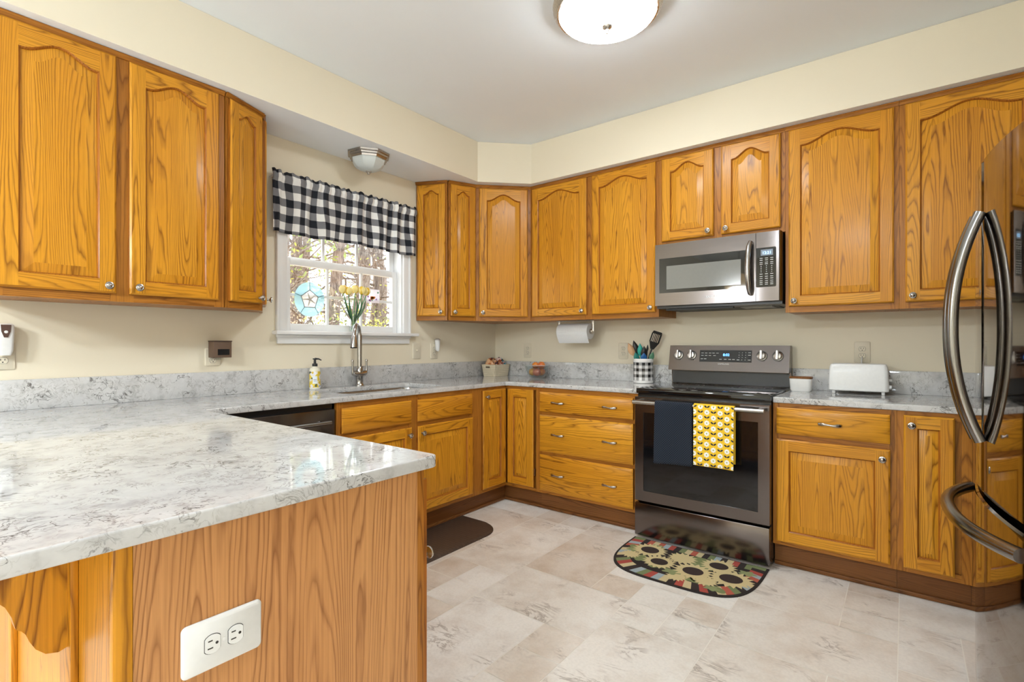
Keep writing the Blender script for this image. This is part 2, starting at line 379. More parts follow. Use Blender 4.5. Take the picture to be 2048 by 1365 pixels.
def pull(parent, x, z):
    P = [(-.05, 0, 0), (-.047, -.014, 0), (-.035, -.022, .001), (-.018, -.026, .002), (0, -.027, 0), (.018, -.026, -.002), (.035, -.022, -.001), (.047, -.014, 0), (.05, 0, 0)]
    return MB().tube(P, [.006, .0075, .0085, .006, .0042, .006, .0085, .0075, .006], 10, flat=.6).build('pull_handle', PEWTER, parent, (x, -.02, z))
def drawer(parent, x0, x1, z0, z1, pulls=(), y=0.0):
    w, h = x1 - x0, z1 - z0; m = MB(); e = .014; t = .02
    L = [[(0, 0), (w, 0), (w, h), (0, h)], [(0, 0), (w, 0), (w, h), (0, h)], [(e, e), (w - e, e), (w - e, h - e), (e, h - e)]]; Y = [0, -t + .009, -t]
    vs = [(p[0], Y[k], p[1]) for k in range(3) for p in L[k]]
    m.add(vs, [(i, (i + 1) % 4, 4 + (i + 1) % 4, 4 + i) for i in range(4)], 1, 0); m.add(vs, [(4 + i, 4 + (i + 1) % 4, 8 + (i + 1) % 4, 8 + i) for i in range(4)] + [(8, 9, 10, 11)], 0, 0)
    d = m.build('drawer', [OAK, OAKE], parent, (x0, y, z0))
    for px in pulls: pull(d, px, h / 2)
    return d
def carcass(parent, x0, x1, D, z0, z1):   # face at y=0, depth D behind it
    return MB().box(x0, x1, .019, D, z0, z1, 0, 2).build('carcass', OAKF, parent)
def face_frame(parent, x0, x1, z0, z1, stiles, rails, sw=.04):
    m = MB()
    for a, b in stiles: m.box(a, b, 0, .019, z0, z1, 0, 2)
    ss = sorted(stiles)
    for (a, b), (c, d) in zip(ss, ss[1:]):
        for r0, r1 in rails: m.box(b, c, 0.0004, .019, r0, r1, 0, 0)
    return m.build('face_frame', OAKF, parent)
def molding(parent, x0, x1, z, h=.022, p=.016, ends=False):
    m = MB(); m.prism([(.0, z - h), (-p * .4, z - h), (-p * .6, z - h * .5), (-p, z - h * .25), (-p, z - .001), (.0, z - .001)], x0, x1, 0, 0, 0)
    return m.build('top_molding', OAKF, parent)
UZ0, UZ1 = 1.380, 2.454; UF = .33
def upper(label, loc, rz, W, doors, D=UF - .002, z0=UZ0, group='oak wall cabinets along the two kitchen walls', stiles=None):
    t = thing('wall_cabinet', label, 'cabinet', (loc[0], loc[1], 0), rz, group)
    carcass(t, 0.001, W - .001, D, z0 + .004, UZ1 - .002)
    face_frame(t, 0, W, z0, UZ1, stiles or [(0, .045), (W - .045, W)], [(z0, z0 + .04), (UZ1 - .05, UZ1)])
    for d in doors: door(t, *d[:4], **d[4])
    molding(t, 0, W, UZ1)
    return t
DZ0, DZ1 = 1.414, 2.428
R90 = pi / 2
upper('tall oak wall cabinet with two arched doors, largest at the left edge of the photo', (UF, -3.345), R90, .83, [(.027, .389, DZ0, DZ1, dict(A=.046, kn='br')), (.436, .800, DZ0, DZ1, dict(A=.046, kn='bl'))], stiles=[(0, .045), (.37, .455), (.785, .83)])
upper('tall oak wall cabinet with two arched doors, hung over the paper towel roll', (.635, -UF), 0, 1.067, [(.029, .521, DZ0, DZ1, dict(A=.050, kn='br')), (.566, 1.048, DZ0, DZ1, dict(A=.050, kn='br'))], stiles=[(0, .045), (.50, .585), (1.022, 1.067)])
upper('short oak wall cabinet with two small arched doors directly above the microwave', (1.703, -UF), 0, .758, [(.023, .358, 1.880, DZ1, dict(A=.048, kn='br')), (.405, .735, 1.880, DZ1, dict(A=.048, kn='bl'))], z0=1.853, stiles=[(0, .045), (.34, .42), (.713, .758)])
upper('single-door tall oak wall cabinet right of the microwave', (2.462, -UF), 0, .525, [(.019, .504, DZ0, DZ1, dict(A=.050, kn='bl'))])
upper('oak wall cabinet partly behind the refrigerator handles, rightmost on the back wall', (2.988, -UF), 0, .54, [(.025, .515, DZ0, DZ1, dict(A=.050, kn='bl'))])
# diagonal corner cabinet and the two angled end cabinets: carcass follows the plan
def planned(label, pts, faces, group='oak wall cabinets along the two kitchen walls'):
    t = thing('wall_cabinet', label, 'cabinet', (0, 0, 0), 0, group)
    m = MB(); c = Vector((sum(p[0] for p in pts) / len(pts), sum(p[1] for p in pts) / len(pts)))
    m.prism(pts, UZ0 + .004, UZ1 - .002, 2, 0, 2); m.build('carcass', OAKF, t)
    for (a, b, kn, A, sw, swf) in faces:
        a, b = Vector(a), Vector(b); w = (b - a).length; ang = math.atan2(b.y - a.y, b.x - a.x)
        n = Vector((sin(ang), -cos(ang))) * .016
        f = MB(); f.box(0, swf, 0, .016, UZ0, UZ1, 0, 2); f.box(w - swf, w, 0, .016, UZ0, UZ1, 0, 2)
        f.box(swf, w - swf, .0004, .016, UZ0, UZ0 + .04, 0, 0); f.box(swf, w - swf, .0004, .016, UZ1 - .05, UZ1, 0, 0)
        f.prism([(.0, UZ1 - .022), (-.006, UZ1 - .022), (-.010, UZ1 - .011), (-.016, UZ1 - .006), (-.016, UZ1 - .001), (0, UZ1 - .001)], -.004, w + .004, 0, 0, 0)
        f.build('face_frame', OAKF, t, (a.x + n.x, a.y + n.y, 0), ang)
        mg = swf * .6
        d = door_mesh(w - 2 * mg, DZ1 - DZ0, A, sw=sw).build('door', [OAK, OAKE], t, (a.x + n.x + cos(ang) * mg, a.y + n.y + sin(ang) * mg, DZ0), ang)
        knob(d, {'l': .028, 'r': w - 2 * mg - .028}[kn], .03)
    return t
planned('diagonal corner oak wall cabinet with one arched door, between window side and stove side', [(.002, -.002), (.002, -.632), (.315, -.632), (.632, -.315), (.632, -.002)], [((.32, -.63), (.63, -.32), 'l', .050, .058, .045)])
planned('narrow angled end cabinet with two slim doors just right of the window', [(.002, -.634), (.002, -.955), (.225, -.845), (.315, -.634)], [((.0, -.955), (.225, -.845), 'r', .03, .05, .02), ((.225, -.845), (.318, -.634), 'l', .03, .05, .02)])
planned('narrow angled end cabinet with slim doors just left of the window', [(.002, -2.513), (.315, -2.513), (.225, -2.29), (.002, -2.18)], [((.318, -2.513), (.225, -2.29), 'r', .03, .05, .02), ((.225, -2.29), (.0, -2.18), 'l', .03, .05, .02)])

# ------------------------------------------------------------------ base cabinets
BZ0, BZ1, BF = .125, .882, .61
def base(label, loc, rz, W, D=.60, stiles=None, rails=(), name='base_cabinet', toe=True, group='oak base cabinets under the quartz counters', ctop=BZ1):
    t = thing(name, label, 'cabinet', (loc[0], loc[1], 0), rz, group)
    carcass(t, 0.001, W - .001, D, BZ0, ctop)
    face_frame(t, 0, W, BZ0, BZ1, stiles or [(0, .04), (W - .04, W)], [(BZ0, BZ0 + .035), (BZ1 - .035, BZ1)] + list(rails))
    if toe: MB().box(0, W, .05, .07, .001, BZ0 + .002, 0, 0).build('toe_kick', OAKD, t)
    return t
# sink base, local x runs along +y
t = base('oak sink base cabinet with two plain drawer fronts and two doors under the window', (BF, -2.068), R90, 1.163, stiles=[(0, .045), (.49, .575), (1.05, 1.163)], rails=[(.685, .72)], ctop=.66)
for a, b, k in ((.026, .514, 'tr'), (.562, 1.068, 'tl')):
    drawer(t, a, b, .714, .852); door(t, a, b, .150, .688, kn=k)
# blind corner with two hinged leaves
t = thing('corner_cabinet', 'oak corner base cabinet with two hinged door leaves meeting at the inside corner', 'cabinet', (0, 0, 0), 0, 'oak base cabinets under the quartz counters')
m = MB(); m.prism([(.02, -.02), (.02, -.903), (.585, -.903), (.585, -.585), (.903, -.585), (.903, -.02)], BZ0, BZ1, 2, 0, 2); m.build('carcass', OAKF, t)
m = MB(); m.box(.590, BF, -.905, -.892, BZ0, BZ1, 0, 2); m.box(.892, .905, -BF, -.590, BZ0, BZ1, 0, 2)
for z0, z1 in ((BZ0, BZ0 + .02), (BZ1 - .02, BZ1)): m.box(.590, BF - .0005, -.892, -BF, z0, z1, 0, 1); m.box(.590, .892, -BF + .0005, -.590, z0, z1, 0, 0)
m.build('face_frame', OAKF, t)
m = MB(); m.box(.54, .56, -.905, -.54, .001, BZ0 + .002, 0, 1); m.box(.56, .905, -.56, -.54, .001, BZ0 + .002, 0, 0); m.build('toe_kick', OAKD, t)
d = door_mesh(.262, .712).build('door', [OAK, OAKE], t, (.606, -.888, .150), R90); knob(d, .03, .665)
d = door_mesh(.240, .712).build('door', [OAK, OAKE], t, (.632, -.606, .150), 0)
MB().box(-.003, .004, -.004, .006, 0, .05, 0).build('hinge', NICKEL, t, (.8785, -.612, .24))
# three-drawer base
t = base('three-drawer oak base cabinet left of the stove', (.905, -BF), 0, .783, stiles=[(0, .035), (.748, .783)], rails=[(.405, .43), (.69, .716)])
for z0, z1 in ((.147, .405), (.427, .690), (.714, .854)): drawer(t, .024, .743, z0, z1, (.16, .56))
# right of range
t = base('oak base cabinet with one drawer and one door right of the stove', (2.449, -BF), 0, .531, stiles=[(0, .035), (.496, .531)], rails=[(.69, .72)])
drawer(t, .019, .506, .720, .860, (.2435,)); door(t, .019, .507, .146, .692, kn='tr')
t = base('narrow oak base cabinet with one slim door beside the refrigerator', (2.981, -BF), 0, .267, stiles=[(0, .04), (.23, .267)])
door(t, .025, .207, .148, .864, kn='tl', sw=.050)
t = base('oak filler base cabinet reaching behind the refrigerator', (3.249, -BF), 0, .35)
# peninsula body
t = thing('peninsula_cabinet', 'oak peninsula base with wood end panel, in the foreground under the counter', 'cabinet', (0, 0, 0))
MB().box(.61, 2.03, -3.365, -2.775, BZ0, .882, 0, 2).build('carcass', OAKF, t)
MB().box(2.03, 2.041, -3.367, -2.772, .002, .882, 0, 2).build('end_panel', OAKP, t)
m = MB(); m.box(1.99, 2.041, -2.772, -2.750, .002, .882, 0, 2); m.box(.70, .74, -2.772, -2.750, BZ0, .882, 0, 2); m.box(1.34, 1.40, -2.772, -2.750, BZ0, .882, 0, 2)
for a, b in ((.74, 1.34), (1.40, 1.99)): m.box(a, b, -2.772, -2.7505, BZ0, .16, 0, 0); m.box(a, b, -2.772, -2.7505, .847, .882, 0, 0)
m.build('face_frame', OAKF, t)
dd = door(t, 0, .60, 0, .70); dd.location = (2.036, -2.7495, .15); dd.rotation_euler = (0, 0, pi); knob(dd, .024, .495)
d = door(t, 0, .60, 0, .70); d.location = (1.40, -2.7495, .15); d.rotation_euler = (0, 0, pi)
MB().box(2.018, 2.0425, -3.394, -3.367, .002, .882, 0, 2, .003).build('corner_post', OAK, t)
m = MB(); m.box(.10, 2.018, -3.392, -3.366, .002, .882, 0, 2); m.build('back_panel', OAK, t)
m = MB()
for x in (1.765, 1.20, .60): MB().box(x, x + .075, -3.404, -3.392, .002, .882, 0, 2, .002).build('batten', OAK, t)
prof = [(-3.404, .881), (-3.404, .652), (-3.416, .648), (-3.433, .653), (-3.446, .667), (-3.454, .684), (-3.459, .699), (-3.464, .706), (-3.471, .712), (-3.476, .735), (-3.484, .755), (-3.50, .775), (-3.53, .79), (-3.57, .80), (-3.61, .81), (-3.63, .83), (-3.635, .881)]
for x in (1.785, 1.22):
    m = MB(); m.prism(prof, x, x + .034, 0, 0, 2); m.build('corbel', OAK, t)

# ------------------------------------------------------------------ worktops
ct = thing('countertop', 'white veined quartz counter running from the foreground peninsula round to the stove', 'countertop')
hole = fillet([(.135, -1.93), (.52, -1.93), (.52, -1.17), (.135, -1.17)], .05)
outl = fillet([(.002, -3.75), (2.067, -3.75), (2.067, -2.721), (.624, -2.721), (.624, -.624), (1.686, -.624), (1.686, -.002), (.002, -.002)], [0, .02, .022, .012, .012, .003, 0, 0])
slab('worktop', [outl, hole], .8835, .914, .004, QUARTZ, ct)
m = MB(); m.box(.0015, .021, -3.75, -.0015, .9142, 1.045, 0, None, .002); m.box(.021, 1.686, -.021, -.0015, .9142, 1.045, 0, None, .002); m.build('backsplash', QUARTZ, ct)
ct2 = thing('countertop', 'shorter white quartz counter right of the stove, under the toaster', 'countertop')
slab('worktop', [fillet([(2.450, -.624), (3.62, -.624), (3.62, -.002), (2.450, -.002)], [.004, 0, 0, 0])], .8835, .914, .004, QUARTZ, ct2)
MB().box(2.450, 3.62, -.021, -.0015, .9142, 1.045, 0, None, .002).build('backsplash', QUARTZ, ct2)
m = MB()
def rr(x0, x1, y0, y1, r, z): return [(p[0], p[1], z) for p in fillet([(x0, y0), (x1, y0), (x1, y1), (x0, y1)], r)]
m.loft([rr(.12, .535, -1.945, -1.155, .06, .8825), rr(.132, .523, -1.933, -1.167, .05, .8825), rr(.135, .52, -1.93, -1.17, .05, .87), rr(.145, .51, -1.92, -1.18, .05, .70), rr(.17, .485, -1.895, -1.205, .04, .685)], caps=(False, True))
m.box(.14, .515, -1.56, -1.54, .70, .868, 0, None, .004)
sk = m.build('sink', STEEL, None); tag(sk, 'stainless undermount sink sunk into the counter below the window', 'sink')
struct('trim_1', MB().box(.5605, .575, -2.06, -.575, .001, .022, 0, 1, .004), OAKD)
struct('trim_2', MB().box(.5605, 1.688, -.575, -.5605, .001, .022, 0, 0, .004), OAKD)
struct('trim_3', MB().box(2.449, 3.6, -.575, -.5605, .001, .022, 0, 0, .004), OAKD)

# ------------------------------------------------------------------ window
wn = MB(); a, b = -2.02, -1.105
wn.box(0, .018, a - .062, a, 1.279, 2.205, 0, None, .003); wn.box(0, .018, b, b + .062, 1.279, 2.205, 0, None, .003); wn.box(0, .018, a, b, 2.135, 2.205, 0, None, .003)
for s, e in ((a - .066, a - .05), (b + .05, b + .066)): wn.box(0, .026, s, e, 1.279, 2.207, 0, None, .003)
win = struct('window_1', wn, TRIMW)
m = MB(); m.box(-.139, 0, a, a + .012, 1.279, 2.14); m.box(-.139, 0, b - .012, b, 1.279, 2.14); m.box(-.139, 0, a, b, 2.125, 2.14); m.box(-.1, -.085, a + .012, a + .03, 1.279, 2.125); m.build('jamb', TRIMW, win)
MB().box(-.139, .058, -2.105, -.985, 1.256, 1.279, 0, None, .005).build('window_sill', TRIMW, win)
m = MB(); m.box(.0005, .016, -2.08, -1.045, 1.200, 1.256, 0, None, .003); m.box(.0005, .024, -2.085, -1.04, 1.240, 1.256, 0, None, .003); m.build('apron', TRIMW, win)
def sash(name, x0, x1, z0, z1, st, rb, rt, cols, zrow):
    m = MB(); y0, y1 = a + .013, b - .013
    m.box(x0, x1, y0, y0 + st, z0, z1, 0, None, .002); m.box(x0, x1, y1 - st, y1, z0, z1, 0, None, .002)
    m.box(x0, x1, y0 + st, y1 - st, z0, z0 + rb, 0, None, .002); m.box(x0, x1, y0 + st, y1 - st, z1 - rt, z1, 0, None, .002)
    xm = (x0 + x1) / 2
    for c in cols: m.box(xm - .006, xm + .010, c - .009, c + .009, z0 + rb, z1 - rt, 0, None, .002)
    m.box(xm - .0058, xm + .0098, y0 + st, y1 - st, zrow - .009, zrow + .009, 0, None, .002)
    o = m.build(name, TRIMW, win)
    MB().box(xm - .001, xm + .001, y0 + st, y1 - st, z0 + rb, z1 - rt).build('pane', PANE, o)
sash('lower_sash', -.082, -.046, 1.279, 1.742, .042, .048, .042, (-1.698, -1.430), 1.512)
sash('upper_sash', -.120, -.084, 1.715, 2.125, .042, .04, .042, (-1.706, -1.440), 1.93)

# ------------------------------------------------------------------ valance
def check(name, white, grey, blk, per, rough=.9, band=None):
    t = NT(name); sp = t.n('SeparateXYZ', Vector=t.n('UVMap').outputs[0])
    fa = t.math('LESS_THAN', t.math('FRACT', t.math('DIVIDE', sp.outputs[0], per)), .5); fb = t.math('LESS_THAN', t.math('FRACT', t.math('DIVIDE', sp.outputs[1], per)), .5)
    s = t.math('MULTIPLY', t.math('ADD', fa, fb), .5)
    if band: s = t.math('MULTIPLY', s, t.math('MULTIPLY', t.math('GREATER_THAN', sp.outputs[1], band[0]), t.math('LESS_THAN', sp.outputs[1], band[1])))
    c = t.ramp(s, [(0, white), (.3, grey), (.8, blk)], 'CONSTANT')
    wv = t.noise(t.mapping(t.n('UVMap').outputs[0], (900, 900, 1)), 1, 1)
    return t.out(Base_Color=t.mix(.18, c, t.ramp(wv, [(.3, (.2, .2, .2)), (.7, (1, 1, 1))]), 'MULTIPLY'), Roughness=rough)
VAL = check('black_white_check_cloth', srgb(244, 243, 240), srgb(128, 128, 132), srgb(20, 24, 34), .095)
vt = thing('valance', 'black and white buffalo check valance gathered on a rod over the window', 'curtain', (0, 0, 0))
def valf(s, k):
    y = -2.132 + s * 1.118; z = 2.238 - k * (.366 + .006 * sin(s * 9))
    g = 1.0 if k < .17 else 0; am = (.004 + .010 * min(1, max(0, k - .1) * 1.6)) if k > .05 else .006
    ph = 40 * s + 1.7 * sin(s * 7.3) + .6 * sin(s * 23); x = .052 + am * sin(ph) + .004 * sin(ph * 2.7 + k * 3)
    if k < .17: x += .003 * sin(s * 190) + .013 * max(0, 1 - abs(k - .10) / .09)
    z += (.004 * sin(s * 160 + 1) + .005 * sin(s * 71)) if k < .06 else 0
    return (x, y + .006 * cos(ph) * k, z)
m = MB(); m.grid(valf, 300, 26, 0, lambda s, k: (s * 1.262 + .008 * sin(k * 5 + s * 20), .372 * (1 - k) + .028))
v = m.build('cloth', VAL, vt, angle=80)
md = v.modifiers.new('thick', 'SOLIDIFY'); md.thickness = .0015
m = MB(); m.tube([(.046, -2.128, 2.20), (.046, -1.018, 2.20)], .004, 10); m.tube([(.0, -2.12, 2.20), (.052, -2.12, 2.20)], .005, 8); m.tube([(.0, -1.026, 2.20), (.052, -1.026, 2.20)], .005, 8); m.build('rod', WHITEP, vt)

# ------------------------------------------------------------------ range
rg = thing('range', 'freestanding black stainless electric stove with towels on its oven handle', 'stove', (2.068, 0, 0))
MB().box(-.377, .377, -.640, -.025, .02, .893).build('body', BLACK, rg)
m = MB(); m.box(-.379, .379, -.668, -.062, .893, .924, 0, None, .004)
for cx, cy, r in ((-.19, -.50, .115), (.19, -.50, .09), (-.19, -.22, .085), (.19, -.22, .115)):
    for q in (r, r * .62):
        n = 40; vs = [((q + e) * cos(2 * pi * i / n) + cx, (q + e) * sin(2 * pi * i / n) + cy, .9243) for e in (0, .0018) for i in range(n)]
        m.add(vs, [(i, (i + 1) % n, n + (i + 1) % n, n + i) for i in range(n)], 1)
m.build('cooktop', [BGLASS, plain('burner_ring', (.06, .06, .06), .3)], rg)
od = MB(); zb, zt = .236, .873
for x0, x1, z0, z1 in ((-.378, -.324, zb, zt), (.322, .378, zb, zt), (-.324, .322, zb, .298), (-.324, .322, .779, zt)): od.box(x0, x1, -.686, -.642, z0, z1)
dr = od.build('oven_door', BSTEEL, rg)
MB().box(-.326, .324, -.682, -.645, .296, .781).build('oven_glass', BGLASS, dr)
m = MB(); m.tube([(-.367, -.742, .846), (.362, -.742, .846)], .0125, 16)
for x in (-.345, .34): m.box(x - .012, x + .012, -.742, -.685, .836, .856, 0, None, .003)
m.build('door_handle', GSTEEL, dr)
MB().box(-.378, .378, -.690, -.642, .024, .222, 0, None, .004).build('storage_drawer', BSTEEL, rg)
bg = MB(); bg.prism([(-.052, .924), (-.058, 1.012), (-.058, 1.02), (-.125, 1.018), (-.118, 1.046), (-.085, 1.188), (-.025, 1.188), (-.025, .924)], -.379, .379, 0, 0)
pb = bg.build('backguard', BSTEEL, rg)
MB().box(-.372, .372, -.0615, -.054, .926, 1.012, 0).build('vent_panel', plain('dark_panel', (.06, .062, .066), .3, .6), rg)
PM = Matrix.Translation((0, -.1015, 1.117)) @ Matrix.Rotation(-math.atan2(.033, .142), 4, 'X')   # control face plane: local x, z along face, -y out
ctl = bpy.data.objects.new('control_panel', None)
MB().box(-.168, .162, -.0012, .002, -.040, .040, 0, None, .0008, 1, PM).build('control_panel', BGLASS, pb)
bpy.data.objects.remove(ctl)
BLUE = lit('blue_display', (.10, .35, 1, 1), 3.0); MARK = plain('printed_grey', (.62, .62, .62), .5)
lettering('display_digits', '8:02', .024, BLUE, pb, PM @ Vector((.005, -.0016, .008)), (pi / 2 - math.atan2(.033, .142), 0, 0), .0002)
lettering('logo', 'SAMSUNG', .013, MARK, pb, PM @ Vector((-.01, -.0004, -.054)), (pi / 2 - math.atan2(.033, .142), 0, 0), .0002, 1.2)
m = MB(); r3 = random.Random(2)
for z, xs in ((.020, (-.15, -.125, -.10, -.078, -.052)), (.003, (-.15, -.125, -.10, -.07)), (-.020, (-.152, -.130)), (-.022, (-.03, .0, .028, .052)), (.024, (.085, .105, .125, .148)), (.008, (.085, .105, .125, .148)), (-.008, (.085, .105, .125)), (-.024, (.08, .103, .123, .148))):
    for x in xs:
        w = .002 if .08 < x < .14 else .008
        m.box(x - w, x + w, -.0018, -.0012, z - .0017, z + .0017, 0, M=PM)
m.build('panel_print', MARK, pb)
for x in (-.313, -.222, .222, .314):
    k = MB(); k.lathe([(.030, 0), (.030, .006), (.024, .009), (.023, .022), (.019, .025), (0, .025)], axis=1, seg=24, M=PM @ Matrix.Translation((x, 0, .004)))
    k.box(-.0085, .0085, -.044, -.018, -.028, .030, 0, None, .003, 2, PM @ Matrix.Translation((x, 0, .004)))
    k.lathe([(.033, 0), (.033, .002), (0, .002)], axis=1, seg=24, mat=1, M=PM @ Matrix.Translation((x, 0, .004)))
    k.build('burner_knob', [KNOBM, BLACK], pb)

# ------------------------------------------------------------------ microwave
mw = thing('microwave', 'black stainless over-the-range microwave hung under the short cabinet', 'microwave', (2.075, 0, 0))
MB().box(-.373, .376, -.362, -.0022, 1.432, 1.850).build('body', plain('mw_case', (.03, .028, .028), .35), mw)
dm = MB()
X0, X1, gx0, gx1 = -.371, .242, -.343, .190
for x0, x1, z0, z1 in ((X0, gx0, 1.449, 1.851), (gx1, X1, 1.449, 1.851), (gx0, gx1, 1.449, 1.531), (gx0, gx1, 1.757, 1.851)): dm.box(x0, x1, -.400, -.364, z0, z1)
dr = dm.build('door', BSTEEL, mw)
MB().box(gx0 - .001, gx1 + .001, -.3985, -.366, 1.530, 1.758).build('door_glass', BGLASS, dr)
MB().box(-.295, .160, -.3992, -.3985, 1.554, 1.706).build('window_mesh', plain('oven_window_mesh', (.20, .20, .185), .12), dr)
m = MB(); m.tube([(.217, -.400, 1.797), (.217, -.418, 1.797), (.213, -.436, 1.77), (.208, -.445, 1.70), (.207, -.447, 1.65), (.208, -.445, 1.60), (.213, -.436, 1.52), (.215, -.418, 1.494), (.215, -.400, 1.494)], [.011, .012, .014, .015, .015, .015, .014, .012, .011], 12); m.build('door_handle', GSTEEL, dr)
lettering('logo', 'SAMSUNG', .0165, plain('silver_print', (.75, .75, .75), .3), dr, (0, -.4005, 1.491), sx=1.1)
cp = MB(); cp.prism(fillet([(.2445, -.364), (.2445, -.400), (.370, -.400), (.377, -.364)], [0, 0, .008, 0]), 1.449, 1.851, 2); cpo = cp.build('control_section', BSTEEL, mw)
MB().prism(fillet([(.2455, 1.530), (.351, 1.530), (.351, 1.760), (.2455, 1.760)], [0, .008, .008, 0]), -.4012, -.3995, 1).build('touch_panel', BGLASS, cpo)
MB().box(.270, .334, -.4018, -.4010, 1.713, 1.748).build('display', lit('lcd_grey', (.16, .19, .23, 1), .12), cpo)
lettering('display_digits', '12:21', .022, lit('lcd_digits', (.25, .6, 1, 1), 2.5), cpo, (.302, -.4022, 1.7285))
m = MB()
for i, z in enumerate((1.698, 1.687, 1.674, 1.664, 1.652, 1.641, 1.630, 1.619, 1.606, 1.592, 1.580, 1.567, 1.556, 1.546)):
    for x in (.272, .300, .328):
        w = .0025 if 4 <= i <= 7 else .0075
        m.box(x - w, x + w, -.4018, -.4010, z - .0016, z + .0016)
m.build('button_print', MARK, cpo)
m = MB(); m.prism([(-.3, 1.445), (-.3, 1.434), (-.03, 1.425), (-.02, 1.434)], -.33, .33, 0, 0); m.box(-.32, .1, -.34, -.30, 1.420, 1.434); m.box(.12, .3, -.25, -.1, 1.4265, 1.433, 1); m.build('vent_grille', [DARK, plain('filter_grey', (.35, .36, .33), .5)], mw)

# ------------------------------------------------------------------ dishwasher
dw = thing('dishwasher', 'black stainless dishwasher between the peninsula and the sink cabinet', 'dishwasher', (.60, -2.385, 0), R90)
MB().box(-.298, .298, .0, .56, .10, .880).build('body', BLACK, dw)
MB().box(-.298, .298, -.028, .0, .115, .855, 0, None, .004).build('door', BSTEEL, dw)
m = MB(); m.tube([(-.25, -.068, .792), (.25, -.068, .792)], .011, 14)
for x in (-.22, .22): m.box(x - .01, x + .01, -.066, -.027, .784, .800, 0, None, .002)
m.build('door_handle', HSTEEL, dw)
MB().box(-.29, .29, .04, .05, .002, .10).build('toe_kick', DARK, dw)

# ------------------------------------------------------------------ refrigerator (front faces the window wall)
fr = thing('refrigerator', 'tall glossy black stainless french-door refrigerator cut off at the right edge', 'refrigerator', (3.2045, -1.47, 0), radians(-86.7))
BB = .27
fy = lambda x: BB * x * x
def doorplan(x0, x1, r=.012):
    n = 26; X = [x0 + (x1 - x0) * i / n for i in range(n + 1)]; P = []
    for x in X:
        d0 = min(x - x0, x1 - x); P.append((x, fy(x) + (r - sqrt(max(0, r * r - (r - min(r, d0)) ** 2)))))
    ex = [x0 + .0015, x0 + .004, x0 + .008]; 
    return [(x0, .09)] + P + [(x1, .09)]
def fridge_front(name, x0, x1, z0, z1):
    pl = doorplan(x0, x1); m = MB(); q = .006
    R = [[(p[0], p[1] + (o if p[1] < .085 else 0), z) for p in pl] for z, o in ((z0, q), (z0 + q, 0), (z1 - q, 0), (z1, q))]
    m.loft(R, caps=(True, True)); return m.build(name, FSTEEL, fr, angle=30)
d1 = fridge_front('door', -.454, -.003, .727, 1.778); d2 = fridge_front('door', .003, .454, .727, 1.778); d3 = fridge_front('freezer_drawer', -.454, .454, .06, .705)
def bow(z, e, o): s = (z - 1.25) / .354; return o - (o - e) * abs(s) ** 2.2
for d, x in ((d1, -.040), (d2, .040)):
    P = [(x, fy(x) - bow(z, .012, .078), z) for z in [.896 + .708 * i / 24 for i in range(25)]]
    m = MB(); m.tube(P, .0185, 18, flat=.85, up=(1, 0, 0))
    m.build('door_handle', HSTEEL, d)
P = [(x, fy(x) - (.078 - .062 * abs(x / .39) ** 2.6), .664) for x in [-.386 + .762 * i / 30 for i in range(31)]]
m = MB(); m.tube(P, .0195, 20, flat=1, up=(0, 0, 1))
m.build('drawer_handle', HSTEEL, d3)
MB().box(-.453, .453, .095, .78, .03, 1.760).build('case', plain('fridge_case', (.05, .05, .05), .4), fr)
MB().box(-.44, .44, .07, .095, .70, .73).build('gasket', DARK, fr)
MB().box(-.44, .44, .12, .14, .003, .06).build('kick_grille', DARK, fr)

# ------------------------------------------------------------------ ceiling lights
cl = thing('ceiling_light', 'lit round frosted dome ceiling light with nickel rim in the room centre', 'lamp', (1.93, -1.525, 2.764))
MB().lathe([(.14, 0), (.246, 0), (.250, -.010), (.243, -.020), (.248, -.027), (.238, -.040), (.230, -.048), (.222, -.048), (.222, -.02), (.14, -.02)][::-1], seg=48).build('rim', NICKEL, cl)
dome = [(.0, -.106)] + [(.221 * sin(a), -.044 - .062 * cos(a)) for a in [pi / 2 * i / 12 for i in range(1, 13)]]
MB().lathe(dome, seg=48).build('glass_dome', lit('lit_frosted_glass', (.91, .965, 1, 1), 25.0), cl)
MB().lathe([(0, -.142), (.005, -.140), (.006, -.133), (.009, -.128), (.008, -.122), (.020, -.116), (.024, -.108), (.022, -.103), (.0, -.101)], seg=24).build('finial', NICKEL, cl)
dining_fill = thing('ceiling_light', 'added frosted dome fill light over the dining side, unseen behind the viewer', 'lamp', (2.5, -5.6, 2.764))  # added out of view to fill the back wall with light
for o_ in list(cl.children):
    c_ = o_.copy(); COL.objects.link(c_); c_.parent = dining_fill
    if c_.name.startswith('glass_dome'): c_.data = c_.data.copy(); c_.data.materials[0] = lit('dining_fill_glow', (.82, .92, 1, 1), 125.0)
sl = thing('soffit_light', 'unlit octagonal nickel and frosted glass light under the soffit above the window', 'lamp', (.2, -1.557, 2.4545))
def octp(prof, mat): m = MB(); m.lathe(prof, seg=8, M=Matrix.Rotation(radians(22.5 + 10), 4, 'Z')); return m
OLDN = steel('aged_nickel', (.40, .37, .34), .25, (40, 40, 40))
octp([(.10, -.036), (.118, -.042), (.122, -.030), (.128, -.026), (.130, -.016), (.141, -.011), (.143, -.001), (.10, 0)], 0).build('frame', OLDN, sl, angle=20)
fg = NT('frosted_glass'); fgm = fg.out(Base_Color=(.66, .70, .68, 1), Roughness=.35, Transmission_Weight=.1)
octp([(.02, -.112), (.055, -.105), (.08, -.092), (.098, -.073), (.109, -.05), (.112, -.034)], 0).build('glass_shade', fgm, sl, angle=20)
MB().lathe([(0, -.134), (.007, -.132), (.011, -.127), (.010, -.122), (.019, -.119), (.018, -.112), (0, -.108)], seg=16).build('finial', NICKEL, sl)
